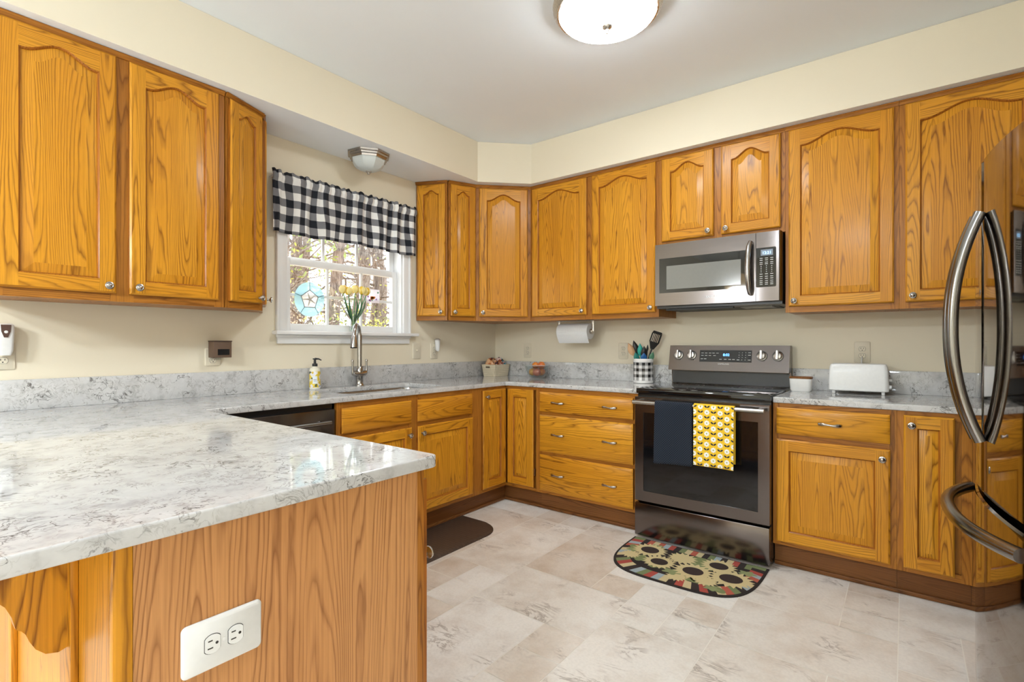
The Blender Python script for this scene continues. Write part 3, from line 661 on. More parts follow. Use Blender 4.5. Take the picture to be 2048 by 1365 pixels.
pd = thing('pendant_lamp', 'leaded glass dome pendant hanging behind the viewer, mirrored in the microwave door', 'lamp', (1.13, -4.9, 2.0))
MB().lathe([(.19, 0), (.185, .04), (.16, .10), (.12, .15), (.07, .19), (.03, .21), (.02, .22)], seg=24).build('shade', lit('amber_leaded_glass', (1, .72, .38, 1), 1.5), pd)
m = MB(); m.lathe([(.034, .205), (.03, .225), (.01, .24), (.006, .25), (.005, .70), (.05, .745), (.06, .763)], seg=16); m.build('stem', plain('bronze', (.1, .06, .03), .4, .8), pd)

bl = lamp('pendant_fill_light', 'POINT', (1.13, -4.9, 2.34), (0, 0, 0), 62, (.80, .91, 1), shadow_soft_size=.13); bl.parent = pd; bl.location = (0, 0, -.07)  # fill light added below the shade rim to brighten ceiling and back wall
# ------------------------------------------------------------------ faucet, soap and counter things
FNK = steel('faucet_nickel', (.43, .415, .40), .22, (30, 30, 30))
fc = thing('faucet', 'tall nickel gooseneck faucet with two lever handles behind the sink', 'faucet', (.071, -1.536, .9142))
m = MB(); m.lathe([(.031, 0), (.031, .004), (.027, .010), (.0245, .016), (.0245, .06), (.027, .064), (.027, .070), (.02, .075)], seg=24)
m.tube([(0, -.052, .088), (0, -.030, .082), (0, 0, .080), (0, .030, .082), (0, .052, .088)], [.016, .021, .024, .021, .016], 16); m.build('body', FNK, fc)
m = MB(); P = [(0, 0, .09), (0, 0, .34)] + [(.062 - .062 * cos(a), 0, .34 + .075 * sin(a)) for a in [pi * i / 12 for i in range(1, 12)]] + [(.124, 0, .335)]
m.tube(P, [.016] * 2 + [.0125] * 12, 16); m.lathe([(.024, .09), (.022, .115), (.016, .128)], seg=20); m.build('spout', FNK, fc, rz=radians(-52))
m = MB(); m.tube([(.124, 0, .34), (.125, 0, .325), (.127, 0, .29), (.129, 0, .262)], [.0135, .0175, .022, .024], 16); m.lathe([(.020, .256), (.0235, .260), (.018, .2635)], (.1295, 0, 0), seg=16, mat=1); m.build('spray_head', [FNK, DARK], fc, rz=radians(-52))
for s in (-1, 1):
    m = MB(); m.tube([(0, s * .052, .085), (0, s * .055, .10), (0, s * .056, .125), (0, s * .056, .165)], [.009, .008, .006, .007], 12); m.lathe([(.0085, .165), (.009, .172), (.005, .178), (0, .179)], (0, s * .056, 0), seg=12)
    m.build('lever', FNK, fc)
sp = thing('soap_bottle', 'clear hand soap pump bottle with lemon print and black pump left of the faucet', 'bottle', (.072, -1.868, .9142))
def soapmat():
    t = NT('lemon_print'); vo = t.n('TexVoronoi', Vector=t.coord(), Scale=62.0)
    c = t.ramp(t.n('SeparateXYZ', Vector=vo.outputs['Color']).outputs[0], [(0, srgb(232, 202, 70)), (.3, srgb(240, 232, 190)), (.5, srgb(112, 122, 176)), (.62, srgb(232, 230, 236)), (.8, srgb(226, 190, 60)), (.92, srgb(96, 104, 60))], 'CONSTANT')
    return t.out(Base_Color=c, Roughness=.2)
m = MB(); M8 = dict(sx=1, sy=1)
m.lathe([(.030, 0), (.033, .004), (.033, .012)], seg=28); m.lathe([(.033, .012), (.033, .112)], seg=28, mat=1); m.lathe([(.033, .112), (.033, .122), (.029, .130), (.017, .136), (.015, .143), (.0, .143)], seg=28, mat=2); m.build('bottle', [plain('soap_base', (.82, .80, .72), .2), soapmat(), plain('soap_top', (.80, .76, .62), .15)], sp)
n = MB(); n.grid(lambda u, v: (.0336 * cos(-.95 + u * .85), .0336 * sin(-.95 + u * .85), .035 + v * .048), 8, 2); n.build('label', plain('label_paper', (.78, .82, .86), .5), sp)
n = MB(); n.grid(lambda u, v: (.0339 * cos(-.8 + u * .55), .0339 * sin(-.8 + u * .55), .060 + v * .003), 8, 1); n.grid(lambda u, v: (.0339 * cos(-.75 + u * .45), .0339 * sin(-.75 + u * .45), .051 + v * .003), 8, 1); n.build('label_print', plain('label_ink', (.25, .25, .3), .5), sp)
m = MB(); m.lathe([(.016, .143), (.016, .160), (.008, .162), (.0065, .185), (.013, .187), (.013, .193), (0, .194)], seg=20); m.tube([(0, 0, .190), (.015, .016, .190), (.028, .028, .181)], [.007, .005, .0035], 10); m.build('pump', DARK, sp)

def fabric(name, col, sc=900): 
    t = NT(name); h = t.noise(t.coord(), sc, 2); t.bump(h, .4, .001)
    return t.out(Base_Color=t.mix(h, tuple(c * .75 for c in col[:3]) + (1,), col), Roughness=.9)
# storage basket and what it holds
bk = thing('basket', 'cream woven plastic storage basket in the counter corner', 'basket', (.128, -.148, .9145))
def basketmat():
    t = NT('cream_weave'); uv = t.n('UVMap').outputs[0]; b = t.n('TexBrick', Vector=uv, Scale=1.0, Color1=srgb(226, 212, 184), Color2=srgb(232, 219, 192), Mortar=srgb(188, 172, 142))
    b.inputs['Brick Width'].default_value = .016; b.inputs['Row Height'].default_value = .016; b.inputs['Mortar Size'].default_value = .0012; b.offset = 0
    return t.out(Base_Color=b.outputs[0], Roughness=.5)
def rrr(hx, hy, r, z): return [(p[0], p[1], z) for p in fillet([(-hx, -hy), (hx, -hy), (hx, hy), (-hx, hy)], r, 4)]
m = MB(); m.loft([rrr(.066, .095, .015, 0), rrr(.068, .098, .016, .004), rrr(.078, .110, .016, .098), rrr(.080, .112, .016, .102), rrr(.077, .109, .016, .104), rrr(.074, .106, .015, .1), rrr(.062, .092, .014, .006)], caps=(True, True)); m.build('tub', basketmat(), bk)
m = MB(); m.box(-.022, .022, -.1125, -.1075, .074, .088, 0, None, .002); m.build('handle_hole', plain('basket_hole', (.10, .07, .04), .8), bk)
def pack(name, label, c, size, rot, cols):
    t = NT(name + '_print'); vo = t.n('TexVoronoi', Vector=t.coord(), Scale=38.0)
    mt = t.out(Base_Color=t.ramp(t.n('SeparateXYZ', Vector=vo.outputs['Color']).outputs[1], [(i / len(cols), c_) for i, c_ in enumerate(cols)], 'CONSTANT'), Roughness=.25)
    m = MB(); a_, b_, h_ = size; rr_ = []
    for k in range(9):
        s = -1 + 2 * k / 8; w = max(.02, (1 - abs(s) ** 3)); rr_.append([(a_ * s, b_ * cos(q) * (.55 + .45 * w), h_ * sin(q) * w * (1 + .15 * sin(3 * q + k))) for q in [2 * pi * i / 16 for i in range(16)]])
    m.loft(rr_, caps=(True, True)); o = m.build(name, mt, None, c, rot=rot); return tag(o, label, 'snack', 'snack packs in the cream basket')
B9 = [srgb(176, 106, 62), srgb(214, 170, 128), srgb(120, 62, 40), srgb(206, 150, 104)]
pack('snack_pack', 'tan bread bag standing at the left end of the cream basket', (.128, -.224, 1.012), (.050, .023, .056), (.12, .1, .15), B9)
pack('snack_pack', 'maroon and tan snack packet at the back of the cream basket', (.120, -.174, 1.022), (.052, .023, .052), (.1, -.25, -.1), [srgb(120, 30, 36), srgb(190, 120, 80), srgb(60, 30, 50), srgb(210, 170, 140)])
pack('snack_pack', 'multicoloured crinkled snack packet in the middle of the cream basket', (.134, -.125, 1.020), (.050, .023, .055), (-.1, .3, .12), [srgb(214, 150, 110), srgb(60, 40, 60), srgb(230, 200, 190), srgb(150, 80, 50), srgb(200, 110, 60)])
pack('snack_pack', 'blue snack packet with a dark round end at the right of the cream basket', (.126, -.076, 1.012), (.050, .023, .058), (.1, -.1, .1), [srgb(60, 150, 190), srgb(40, 30, 40), srgb(90, 180, 210), srgb(220, 180, 180)])
# fruit bowl
bw = MB(); bw.lathe([(.040, 0), (.060, .006), (.082, .035), (.096, .075), (.103, .104), (.105, .106), (.101, .106), (.093, .075), (.079, .037), (.058, .009), (.0, .006)], seg=40)
o = bw.build('fruit_bowl', CLEAR, None, (.578, -.150, .9145))
MB().lathe([(.1045 + .0022 * cos(a), .1055 + .0022 * sin(a)) for a in [2 * pi * i / 8 for i in range(9)]], seg=40).build('rim', plain('rim_highlight', (.75, .78, .78), .08, Alpha=.55), o); tag(o, 'clear glass bowl of fruit on the back counter near the corner', 'bowl')  # pale half-clear ring stands in for highlights on the glass rim
def fruit(label, c, r, a, b):
    t = NT('fruit_skin'); n = t.noise(t.coord(), 14, 3); mt = t.out(Base_Color=t.ramp(n, [(.35, a), (.65, b)]), Roughness=.35)
    m = MB(); m.lathe([(r * sin(pi * i / 14) * (1 + .04 * cos(pi * i / 14)), -r * cos(pi * i / 14) * .94 + (r * .10 * (max(0, 1 - (14 - i) / 2.5)) * -1)) for i in range(15)], seg=20)
    o = m.build('fruit', mt, None, c, rot=(RND.uniform(-.5, .5), RND.uniform(-.5, .5), 0)); st = MB(); st.tube([(0, 0, r * .82), (.002, 0, r * 1.05)], .0015, 6); st.build('stem', plain('stem_brown', (.09, .05, .02), .8), o)
    return tag(o, label, 'fruit', 'fruit in the glass bowl')
OR1, OR2, RD1, RD2 = srgb(226, 140, 56), srgb(236, 176, 88), srgb(190, 84, 66), srgb(216, 130, 100)
def FP(deg, r, z): return (.578 + r * cos(radians(deg)), -.150 + r * sin(radians(deg)), .9145 + z)
fruit('yellow-orange fruit at the left side of the glass bowl', FP(195, .040, .050), .033, OR1, OR2)
fruit('large rosy red fruit at the front of the glass bowl', FP(300, .040, .050), .034, RD1, RD2)
fruit('orange fruit peeking up at the back middle of the glass bowl', FP(150, .030, .104), .030, srgb(206, 96, 50), OR1)
fruit('orange fruit heaped highest at the right of the glass bowl', FP(20, .036, .106), .033, OR1, srgb(210, 110, 60))
fruit('red-orange fruit low at the right of the glass bowl', FP(60, .040, .050), .033, RD1, OR1)
# utensil crock
CRM = check('crock_check', (.84, .82, .80, 1), (.36, .35, .34, 1), (.012, .012, .012, 1), .043, .2, (.020, .1505))
ck = thing('utensil_crock', 'black and white checked ceramic crock of cooking utensils left of the stove', 'crock', (1.500, -.118, .9145))
m = MB(); pr = [(.066, 0), (.071, .003), (.071, .024), (.0705, .026), (.0705, .15), (.072, .154), (.072, .172), (.070, .177), (.066, .176), (.064, .16), (.062, .01), (.0, .008)]
sg = 48; rings = [[(r * cos(2 * pi * i / sg), r * sin(2 * pi * i / sg), z) for i in range(sg + 1)] for r, z in pr]
m.loft(rings, closed=False, uvs=[(i / sg * .43 + .004, z if z > 0 and k < 9 else 0) for k, (r, z) in enumerate(pr) for i in range(sg + 1)]); m.build('pot', CRM, ck)
def utensil(name, label, cat, mat, base, top, hr, head):
    o = thing(name, label, cat, base, 0, 'cooking utensils in the checked crock'); b_, t_ = Vector((0, 0, 0)), Vector(top) - Vector(base); L = t_.length
    z = t_.normalized(); x = Vector((.79, .61, 0)); x = (x - z * x.dot(z)).normalized(); y = z.cross(x); M = Matrix((x, y, z)).transposed().to_4x4()
    h = MB(); h.tube([(0, 0, 0), (0, 0, L)], hr, 10, M=M); h.build('handle', mat[0], o)
    m = MB(); head(m, M @ Matrix.Translation((0, 0, L - .005))); m.build('head', mat[1], o); return o
def spoonhead(w, l, cup=.012):
    def f(m, M):
        m.grid(lambda u, v: (w * sin(pi * (.06 + .94 * v) ** .8) * (u * 2 - 1) * 1.0, cup * ((u * 2 - 1) ** 2 - 1) * sin(pi * v), l * v), 10, 14, M=M); m.grid(lambda u, v: (w * sin(pi * (.06 + .94 * v) ** .8) * (u * 2 - 1) * 1.0, cup * ((u * 2 - 1) ** 2 - 1) * sin(pi * v) + .003, l * v), 10, 14, M=M, flip=True)
    return f
def turner(m, M):
    prof = [(-.014, 0), (-.036, .035), (-.038, .04), (-.036, .115), (-.03, .13), (.030, .135), (.038, .12), (.038, .04), (.014, 0)]
    m.prism([(-.012, 0), (.012, 0), (.037, .055), (-.037, .055)], -.002, .002, 1, M=M)
    for x0, x1 in ((-.037, -.028), (-.0215, -.0165), (-.010, -.005), (.0015, .0065), (.013, .018), (.0245, .037)): m.box(x0, x1, -.002, .002, .055, .115, M=M)
    m.prism(fillet([(-.037, .115), (.037, .115), (.034, .135), (-.03, .135)], [0, 0, .008, .008]), -.002, .002, 1, M=M)
TEAL, TEALD, BLUEU, GREENU = (plain(n, c, .4) for n, c in (('teal_silicone', srgb(40, 150, 136)), ('dark_teal', srgb(26, 116, 108)), ('blue_silicone', srgb(36, 92, 150)), ('green_plastic', srgb(80, 128, 100))))
WOOD = plain('beech_wood', srgb(196, 156, 116), .5); BLK = plain('black_nylon', (.014, .014, .014), .4)
cx_, cy_, cz_ = 1.500, -.118, .924
def U_(n, l, c, mats, dx0, dy0, dx, dy, z, hr, hd): return utensil(n, l, c, mats, (cx_ + dx0, cy_ + dy0, cz_), (cx_ + dx, cy_ + dy, z), hr, hd)
U_('turner', 'black slotted turner standing tallest in the checked crock', 'utensil', (BLK, BLK), -.02, .0, .056, .025, 1.165, .006, turner)
U_('wooden_spoon', 'pale wooden spoon leaning left in the checked crock', 'utensil', (WOOD, WOOD), .02, .0, -.062, -.03, 1.12, .005, spoonhead(.026, .10))
U_('cooking_spoon', 'black ladle-like spoon curving left in the checked crock', 'utensil', (BLK, BLK), .02, .01, -.040, -.01, 1.13, .005, spoonhead(.022, .105))
U_('spatula', 'light teal spoon in the middle of the checked crock', 'utensil', (TEAL, TEAL), .0, -.01, -.006, -.03, 1.115, .005, spoonhead(.022, .095))
U_('spatula', 'short dark teal spatula at the front left of the checked crock', 'utensil', (TEALD, TEALD), .0, -.01, -.028, -.045, 1.085, .005, spoonhead(.020, .06, .004))
U_('spatula', 'blue spatula with its head low at the front of the checked crock', 'utensil', (BLUEU, BLUEU), .0, -.02, .022, -.045, 1.085, .005, spoonhead(.022, .055, .004))
U_('cooking_spoon', 'black nylon spoon right of the teal spoon in the checked crock', 'utensil', (BLK, BLK), .0, .0, .018, -.03, 1.10, .005, spoonhead(.024, .09))
U_('utensil', 'thin black pointed utensil behind the black spoon in the checked crock', 'utensil', (BLK, BLK), .0, .02, .022, .02, 1.15, .004, spoonhead(.008, .05, .002))
U_('spatula', 'green see-through spatula leaning far right in the checked crock', 'utensil', (GREENU, GREENU), .01, .0, .062, -.01, 1.085, .005, spoonhead(.018, .065, .004))
# paper towel
pt = thing('paper_towel_holder', 'metal paper towel holder screwed under the cabinet by the corner', 'holder', (0, 0, 0))
m = MB(); m.tube([(1.118, -.18, 1.296), (1.118, -.18, 1.379)], .010, 10, flat=.35); m.lathe([(.020, 1.106), (.022, 1.112), (.020, 1.119), (.0, 1.119)], (0, -.18, 1.296), 20, 0, 0); m.tube([(.83, -.18, 1.296), (1.11, -.18, 1.296)], .006, 8); m.box(.80, 1.13, -.205, -.155, 1.377, 1.3795); m.tube([(.812, -.18, 1.296), (.812, -.18, 1.379)], .010, 10, flat=.35)
m.build('bracket', NICKEL, pt)
m = MB(); m.lathe([(.020, .825), (.060, .825), (.062, .828), (.062, 1.096), (.060, 1.099), (.020, 1.099)], (0, -.18, 1.296), 40, 0, 0); m.lathe([(.020, 1.0992), (.021, 1.09), (.020, .825)], (0, -.18, 1.296), 24, 1, 0)
m.grid(lambda u, v: (.826 + u * .272, -.242 + .006 * sin(v * 3) + .045 * v * v, 1.290 - v * .085), 4, 8)
o = m.build('paper_towel_roll', [fabric('paper_white', (.86, .86, .86, 1), 300), plain('cardboard', (.45, .36, .26), .8)]); tag(o, 'white paper towel roll hanging under the cabinet near the corner', 'paper towel')
# salt box, toaster
sb = thing('salt_box', 'small white ceramic box with dark wood lid beside the stove', 'box', (2.517, -.155, .9145))
m = MB(); m.loft([rrr(.050, .032, .016, 0), rrr(.056, .037, .018, .01), rrr(.060, .040, .02, .074), rrr(.057, .038, .018, .076)], caps=(True, True)); m.build('pot', CERAM, sb)
m = MB(); m.loft([rrr(.060, .040, .02, .0765), rrr(.061, .041, .02, .079), rrr(.061, .041, .02, .085), rrr(.058, .038, .02, .088)], caps=(True, True)); m.build('lid', OAKD, sb)
tt = thing('toaster', 'white long-slot toaster on the right counter', 'toaster', (2.800, -.135, .9145), radians(2))
m = MB(); S8 = []
for z, hx, hy in ((.018, .136, .062), (.022, .140, .066), (.06, .141, .067), (.12, .139, .065), (.155, .136, .061), (.168, .130, .054), (.172, .118, .044)): S8.append(rrr(hx, hy, .022, z))
m.loft(S8, caps=(True, True)); m.build('body', plain('toaster_white', (.84, .84, .83), .3), tt)
m = MB()
for y in (-.017, .017): m.box(-.10, .10, y - .010, y + .010, .171, .1728)
m.build('slot', DARK, tt)
for x in (-.115, .115):
    for y in (-.045, .045): MB().box(x - .008, x + .008, y - .008, y + .008, .0, .020, 0, None, .003).build('foot', WHITEP, tt)
m = MB(); m.box(.139, .156, -.012, .012, .075, .088, 0, None, .003); m.lathe([(.012, .14), (.012, .152), (0, .152)], (0, -.03, .045), 16, 0, 0); m.build('lever', WHITEP, tt)
MB().tube([(2.812, -.014, 1.117), (2.812, -.024, 1.116), (2.81, -.030, 1.098), (2.812, -.030, 1.06), (2.82, -.038, 1.0), (2.83, -.045, .95)], .0035, 8).build('power_cord', WHITEP, tt).matrix_parent_inverse = (Matrix.Translation((2.800, -.135, .9145)) @ Matrix.Rotation(radians(2), 4, 'Z')).inverted()

# ------------------------------------------------------------------ wall plates and plug-ins (built facing local -y)
SLOT = plain('outlet_slot', (.03, .025, .02), .6)
def outlet(label, loc, rz, w=.08, h=.127, mat=None, gfci=False, switch=False, roll=0.0, name='outlet'):
    mat = mat or IVORY; o = thing(name, label, 'switch' if switch else 'outlet', loc, 0, None); o.rotation_euler = (0, roll, rz) if not roll else Matrix.Rotation(rz, 3, 'Z').to_4x4().to_3x3().__matmul__(Matrix.Rotation(roll, 3, 'Y')).to_euler()
    rp = lambda e, y: [(p[0], y, p[1]) for p in fillet([(-w / 2 + e, -h / 2 + e), (w / 2 - e, -h / 2 + e), (w / 2 - e, h / 2 - e), (-w / 2 + e, h / 2 - e)], .009)]
    MB().loft([rp(0, -.0005), rp(0, -.003), rp(.003, -.006)], caps=(True, True)).build('wall_plate', mat, o)
    if switch:
        MB().box(-.005, .005, -.014, -.006, -.004, .012, 0, None, .002).build('toggle', mat, o); return o
    for z in (-.0195, .0195):
        m = MB(); p = [(.0165 * cos(a), max(-.0125, min(.0125, .0165 * sin(a)))) for a in [2 * pi * i / 28 for i in range(28)]]
        m.prism([(x, q + z) for x, q in p][::-1], -.0078, -.0055, 1); m.prism([(x * 1.06, q * 1.08 + z) for x, q in p][::-1], -.0064, -.0055, 1, 1)
        for x, hh in ((-.0064, .0045), (.0064, .0037)): m.box(x - .0011, x + .0011, -.0081, -.0077, z + .002 - hh + .002, z + .002 + hh + .002, 1)
        m.prism([(.0026 * cos(a), z - .0068 + .0026 * sin(a)) for a in [2 * pi * i / 10 for i in range(10)]][::-1], -.0081, -.0077, 1, 1)
        m.build('receptacle', [mat, SLOT], o)
    MB().lathe([(.003, .0058), (.003, .0070), (0, .0072)], seg=10, axis=1).build('screw', mat, o)
    return o
outlet('ivory duplex outlet on the back wall above the fruit bowl', (.372, 0, 1.140), 0)
outlet('ivory duplex outlet on the back wall just left of the utensil crock', (1.287, 0, 1.144), 0)
o = outlet('ivory duplex outlet on the back wall above the toaster, cord plugged in', (2.812, 0, 1.149), 0)
m = MB(); m.lathe([(.013, .0083), (.013, .020), (.007, .026), (.0, .026)], (0, 0, -.0195), 16, 0, 1); tag(m.build('plug', WHITEP, tt), None).matrix_parent_inverse = (Matrix.Translation((2.800, -.135, .9145)) @ Matrix.Rotation(radians(2), 4, 'Z')).inverted(); tt.children[-1].location = (2.812, 0, 1.149)
outlet('ivory light switch plate right of the window', (0, -.964, 1.145), R90, switch=True, name='light_switch')
outlet('ivory outlet right of the light switch, mostly behind a plug-in', (0, -.777, 1.142), R90)
outlet('outlet plate behind the woven brown plug-in warmer', (0, -2.437, 1.127), R90, mat=CREAM, h=.10)
outlet('ivory outlet at the far left wall edge, below the white device', (0, -3.259, 1.147), R90, h=.118)
outlet('white duplex outlet mounted sideways on the peninsula end panel', (2.0412, -3.233, .6695), R90, w=.09, h=.135, mat=WHITEP, roll=-R90)
pf = thing('air_freshener', 'white tapered plug-in air freshener right of the light switch', 'air freshener', (.008, -.765, 1.14), R90)
m = MB(); m.loft([[(.006 * cos(a), -.02 + .012 * sin(a), .0) for a in [2 * pi * i / 16 for i in range(16)]]] + [[(r * cos(a), -.02 + .019 * sin(a), z) for a in [2 * pi * i / 16 for i in range(16)]] for r, z in ((.014, .012), (.019, .05), (.024, .088))], caps=(True, True)); m.build('body', WHITEP, pf)
MB().lathe([(.024, .0885), (.023, .096), (.012, .102), (0, .102)], (0, -.02, 0), 20).build('cap', plain('grey_cap', (.42, .38, .34), .4), pf)
ww = thing('wax_warmer', 'small woven brown plug-in warmer box with dark opening, left of the window', 'warmer', (.008, -2.418, 1.124), R90)
tw = NT('brown_weave'); br = tw.n('TexChecker', Vector=tw.coord(), Scale=260.0, Color1=srgb(112, 88, 70), Color2=srgb(86, 66, 50))
m = MB(); m.box(-.046, .046, -.075, -.006, 0, .086, 0, None, .002); m.build('body', tw.out(Base_Color=br.outputs[0], Roughness=.7), ww)
MB().box(-.048, .048, -.078, -.004, .0862, .092, 0, None, .002).build('lid', plain('dark_lid', srgb(70, 52, 40), .6), ww)
MB().box(-.026, .034, -.0756, -.0745, .014, .046).build('opening', BLACK, ww)
MB().box(-.012, .012, -.03, -.0065, -.012, -.0005, 0, None, .002).build('plug', CLEAR, ww)
nd = thing('plug_in_device', 'white plug-in device with brown front badge at the far left wall edge', 'air freshener', (.008, -3.256, 1.150), R90)
m = MB(); m.loft([rrr(.018, .018, .008, 0), rrr(.024, .022, .010, .02), rrr(.028, .025, .012, .11), rrr(.026, .023, .012, .128), rrr(.018, .015, .008, .133)], caps=(True, True)); m.build('body', WHITEP, nd, (0, -.027, 0))
m = MB(); m.prism([(-.016, .128), (.016, .128), (.014, .10), (.006, .075), (-.006, .075), (-.014, .10)], -.0545, -.0520, 1); m.build('badge', plain('badge_brown', srgb(84, 58, 48), .4), nd)
MB().lathe([(.006, .0545), (.006, .0565), (0, .057)], (0, 0, .098), 12, 0, 1).build('button', WHITEP, nd)

# ------------------------------------------------------------------ window ornaments and tulips
vs = MB(); vs.lathe([(.024, 0), (.030, .002), (.030, .02), (.024, .06), (.021, .10), (.026, .135), (.033, .146), (.031, .146), (.024, .134), (.019, .10), (.022, .06), (.027, .02), (.0, .008)], seg=28)
o = vs.build('vase', CLEAR, None, (.008, -1.541, 1.2795)); tag(o, 'clear flared glass vase of tulips on the window sill', 'vase')
YEL, YELL, LEAF, STEMG = plain('tulip_yellow', srgb(232, 190, 52), .6), plain('tulip_pale', srgb(246, 226, 150), .6), plain('tulip_leaf', srgb(74, 124, 84), .5), plain('tulip_stem', srgb(96, 146, 96), .5)
def tulip(label, dy, dx, zt, bx, bend):
    o = thing('tulip', label, 'flower', (.008 - dx * .3, -1.541 - dy * .12, 1.296), 0, 'yellow tulips in the vase')
    T = Vector((dx * 1.2, dy * 1.12, zt - 1.296)); P = [T * s + Vector((0, -bend * s * (1 - s), .0)) for s in [i / 8 for i in range(9)]]
    MB().tube(P, .0032, 8).build('stem', STEMG, o)
    for k, mt in ((0, YEL), (1, YELL)):
        m = MB()
        for i in range(3):
            A0 = 2 * pi * i / 3 + k * pi / 3 + bx
            def f(u, v): w = (u * 2 - 1) * .95 * sin(pi * min(1, v * .78 + .12)); r = (.006 + .020 * sin(pi * min(.86, v * .80 + .08))) * (1 + .08 * k); return (T.x + r * cos(A0 + w), T.y + r * sin(A0 + w), T.z - .006 + .056 * v)
            m.grid(f, 8, 8)
        b = m.build('bloom', mt, o); s = b.modifiers.new('thick', 'SOLIDIFY'); s.thickness = .0008
    m = MB(); D = T.normalized(); side = Vector((.6, .8, 0)) if dy >= 0 else Vector((.6, -.8, 0)); L = T.length * .9
    def lf(u, v):
        w = .021 * sin(pi * (.12 + .88 * v)) * (u * 2 - 1); c = D * (L * (.25 + .72 * v)) + side * (.018 * sin(pi * v * .9)); n = Vector((-.6, .8, 0)) * w; return tuple(c + n + Vector((1, 0, 0)) * .004 * (u * 2 - 1) ** 2)
    m.grid(lf, 4, 10); b = m.build('leaf', LEAF, o); s = b.modifiers.new('thick', 'SOLIDIFY'); s.thickness = .001
tulip('yellow tulip leaning furthest left in the sill vase', -.088, .01, 1.545, .2, .0)
tulip('yellow tulip second from left, facing forward in the sill vase', -.058, .03, 1.535, .9, .0)
tulip('pale yellow tulip standing upright in the middle of the sill vase', .020, -.01, 1.555, .4, .0)
tulip('yellow tulip just right of the upright one in the sill vase', .058, .02, 1.548, 1.2, .0)
tulip('yellow tulip leaning furthest right in the sill vase', .100, .01, 1.545, .0, .0)
def tinted(name, col):
    t = NT(name); tr = t.n('BsdfTransparent', Color=col); df = t.n('BsdfTranslucent', Color=col); d2 = t.n('BsdfDiffuse', Color=col); a1 = t.n('MixShader', i0=.4, i1=df.outputs[0], i2=d2.outputs[0])
    mx = t.n('MixShader', i0=.5, i1=tr.outputs[0], i2=a1.outputs[0]); t.t.links.new(mx.outputs[0], t.t.nodes['Material Output'].inputs[0]); return t.m
sc_ = thing('suncatcher', 'round sky-blue stained glass suncatcher with a white star, left in the window', 'suncatcher', (-.043, -1.836, 1.487), R90)
n = 40; m = MB(); inn = [(.062 * cos(pi / 2 + 2 * pi * i / 5), .062 * sin(pi / 2 + 2 * pi * i / 5)) for i in range(5)]
def pent(a):
    k = ((a - pi / 2) / (2 * pi / 5)) % 5; i = int(k) % 5; f = k - int(k); p, q = inn[i], inn[(i + 1) % 5]; return (p[0] + (q[0] - p[0]) * f, p[1] + (q[1] - p[1]) * f)
for y0 in (0, -.003):
    vv = [(p[0], y0, p[1]) for i in range(n) for p in ((.105 * cos(2 * pi * i / n), .112 * sin(2 * pi * i / n)), pent(2 * pi * i / n))]
    m.add(vv, [(2 * i, 2 * ((i + 1) % n), 2 * ((i + 1) % n) + 1, 2 * i + 1) for i in range(n)])
m.build('blue_glass', tinted('sky_blue_glass', srgb(212, 236, 242)), sc_)
MB().prism([(p[0], p[1]) for p in inn], -.003, 0, 1).build('clear_glass', tinted('white_glass', (.9, .9, .9, 1)), sc_)
m = MB()
for i in range(5):
    p, q = inn[i], inn[(i + 1) % 5]; m.tube([(p[0], -.002, p[1]), (q[0], -.002, q[1])], .0022, 6); m.tube([(p[0], -.002, p[1]), (p[0] * 1.72, -.002, p[1] * 1.78)], .0018, 6)
m.build('lead_line', plain('lead', (.16, .17, .18), .5, .6), sc_)
m = MB()
for i in range(5):
    an = pi / 2 + .35 + 2 * pi * i / 5; m.tube([(0, -.005, 0), (.045 * cos(an), -.005, .045 * sin(an))], [.006, .002], 8)
m.build('star', plain('sand_star', srgb(196, 188, 178), .8), sc_)
s2 = thing('suncatcher', 'small square clear suncatcher with an orange butterfly, right in the window', 'suncatcher', (-.043, -1.345, 1.545), R90)
MB().box(-.052, .062, -.002, 0, -.048, .050).build('glass_square', tinted('faint_lilac_glass', (.86, .84, .88, 1)), s2)
m = MB()
for a0, l in ((.5, .028), (1.3, .018), (2.4, .022), (3.2, .018)):
    m.prism([(-.002 + l * .5 * cos(a0) + l * .5 * cos(a0) * cos(q) - .009 * sin(a0) * sin(q), -.018 + l * .5 * sin(a0) + l * .5 * sin(a0) * cos(q) + .009 * cos(a0) * sin(q)) for q in [2 * pi * i / 12 for i in range(12)]], -.004, -.002, 1)
m.build('butterfly', plain('butterfly_orange', srgb(226, 130, 60), .5), s2)
m = MB(); RR = random.Random(4)
for i in range(7): c0 = (RR.uniform(-.045, .055), RR.uniform(-.04, .045)); m.prism([(c0[0] + .007 * cos(q), c0[1] + .007 * sin(q)) for q in [2 * pi * k / 8 for k in range(8)]], -.0035, -.002, 1, i % 2)
m.build('flower', [tinted('lilac_dab', srgb(206, 170, 206)), tinted('green_dab', srgb(150, 190, 160))], s2)

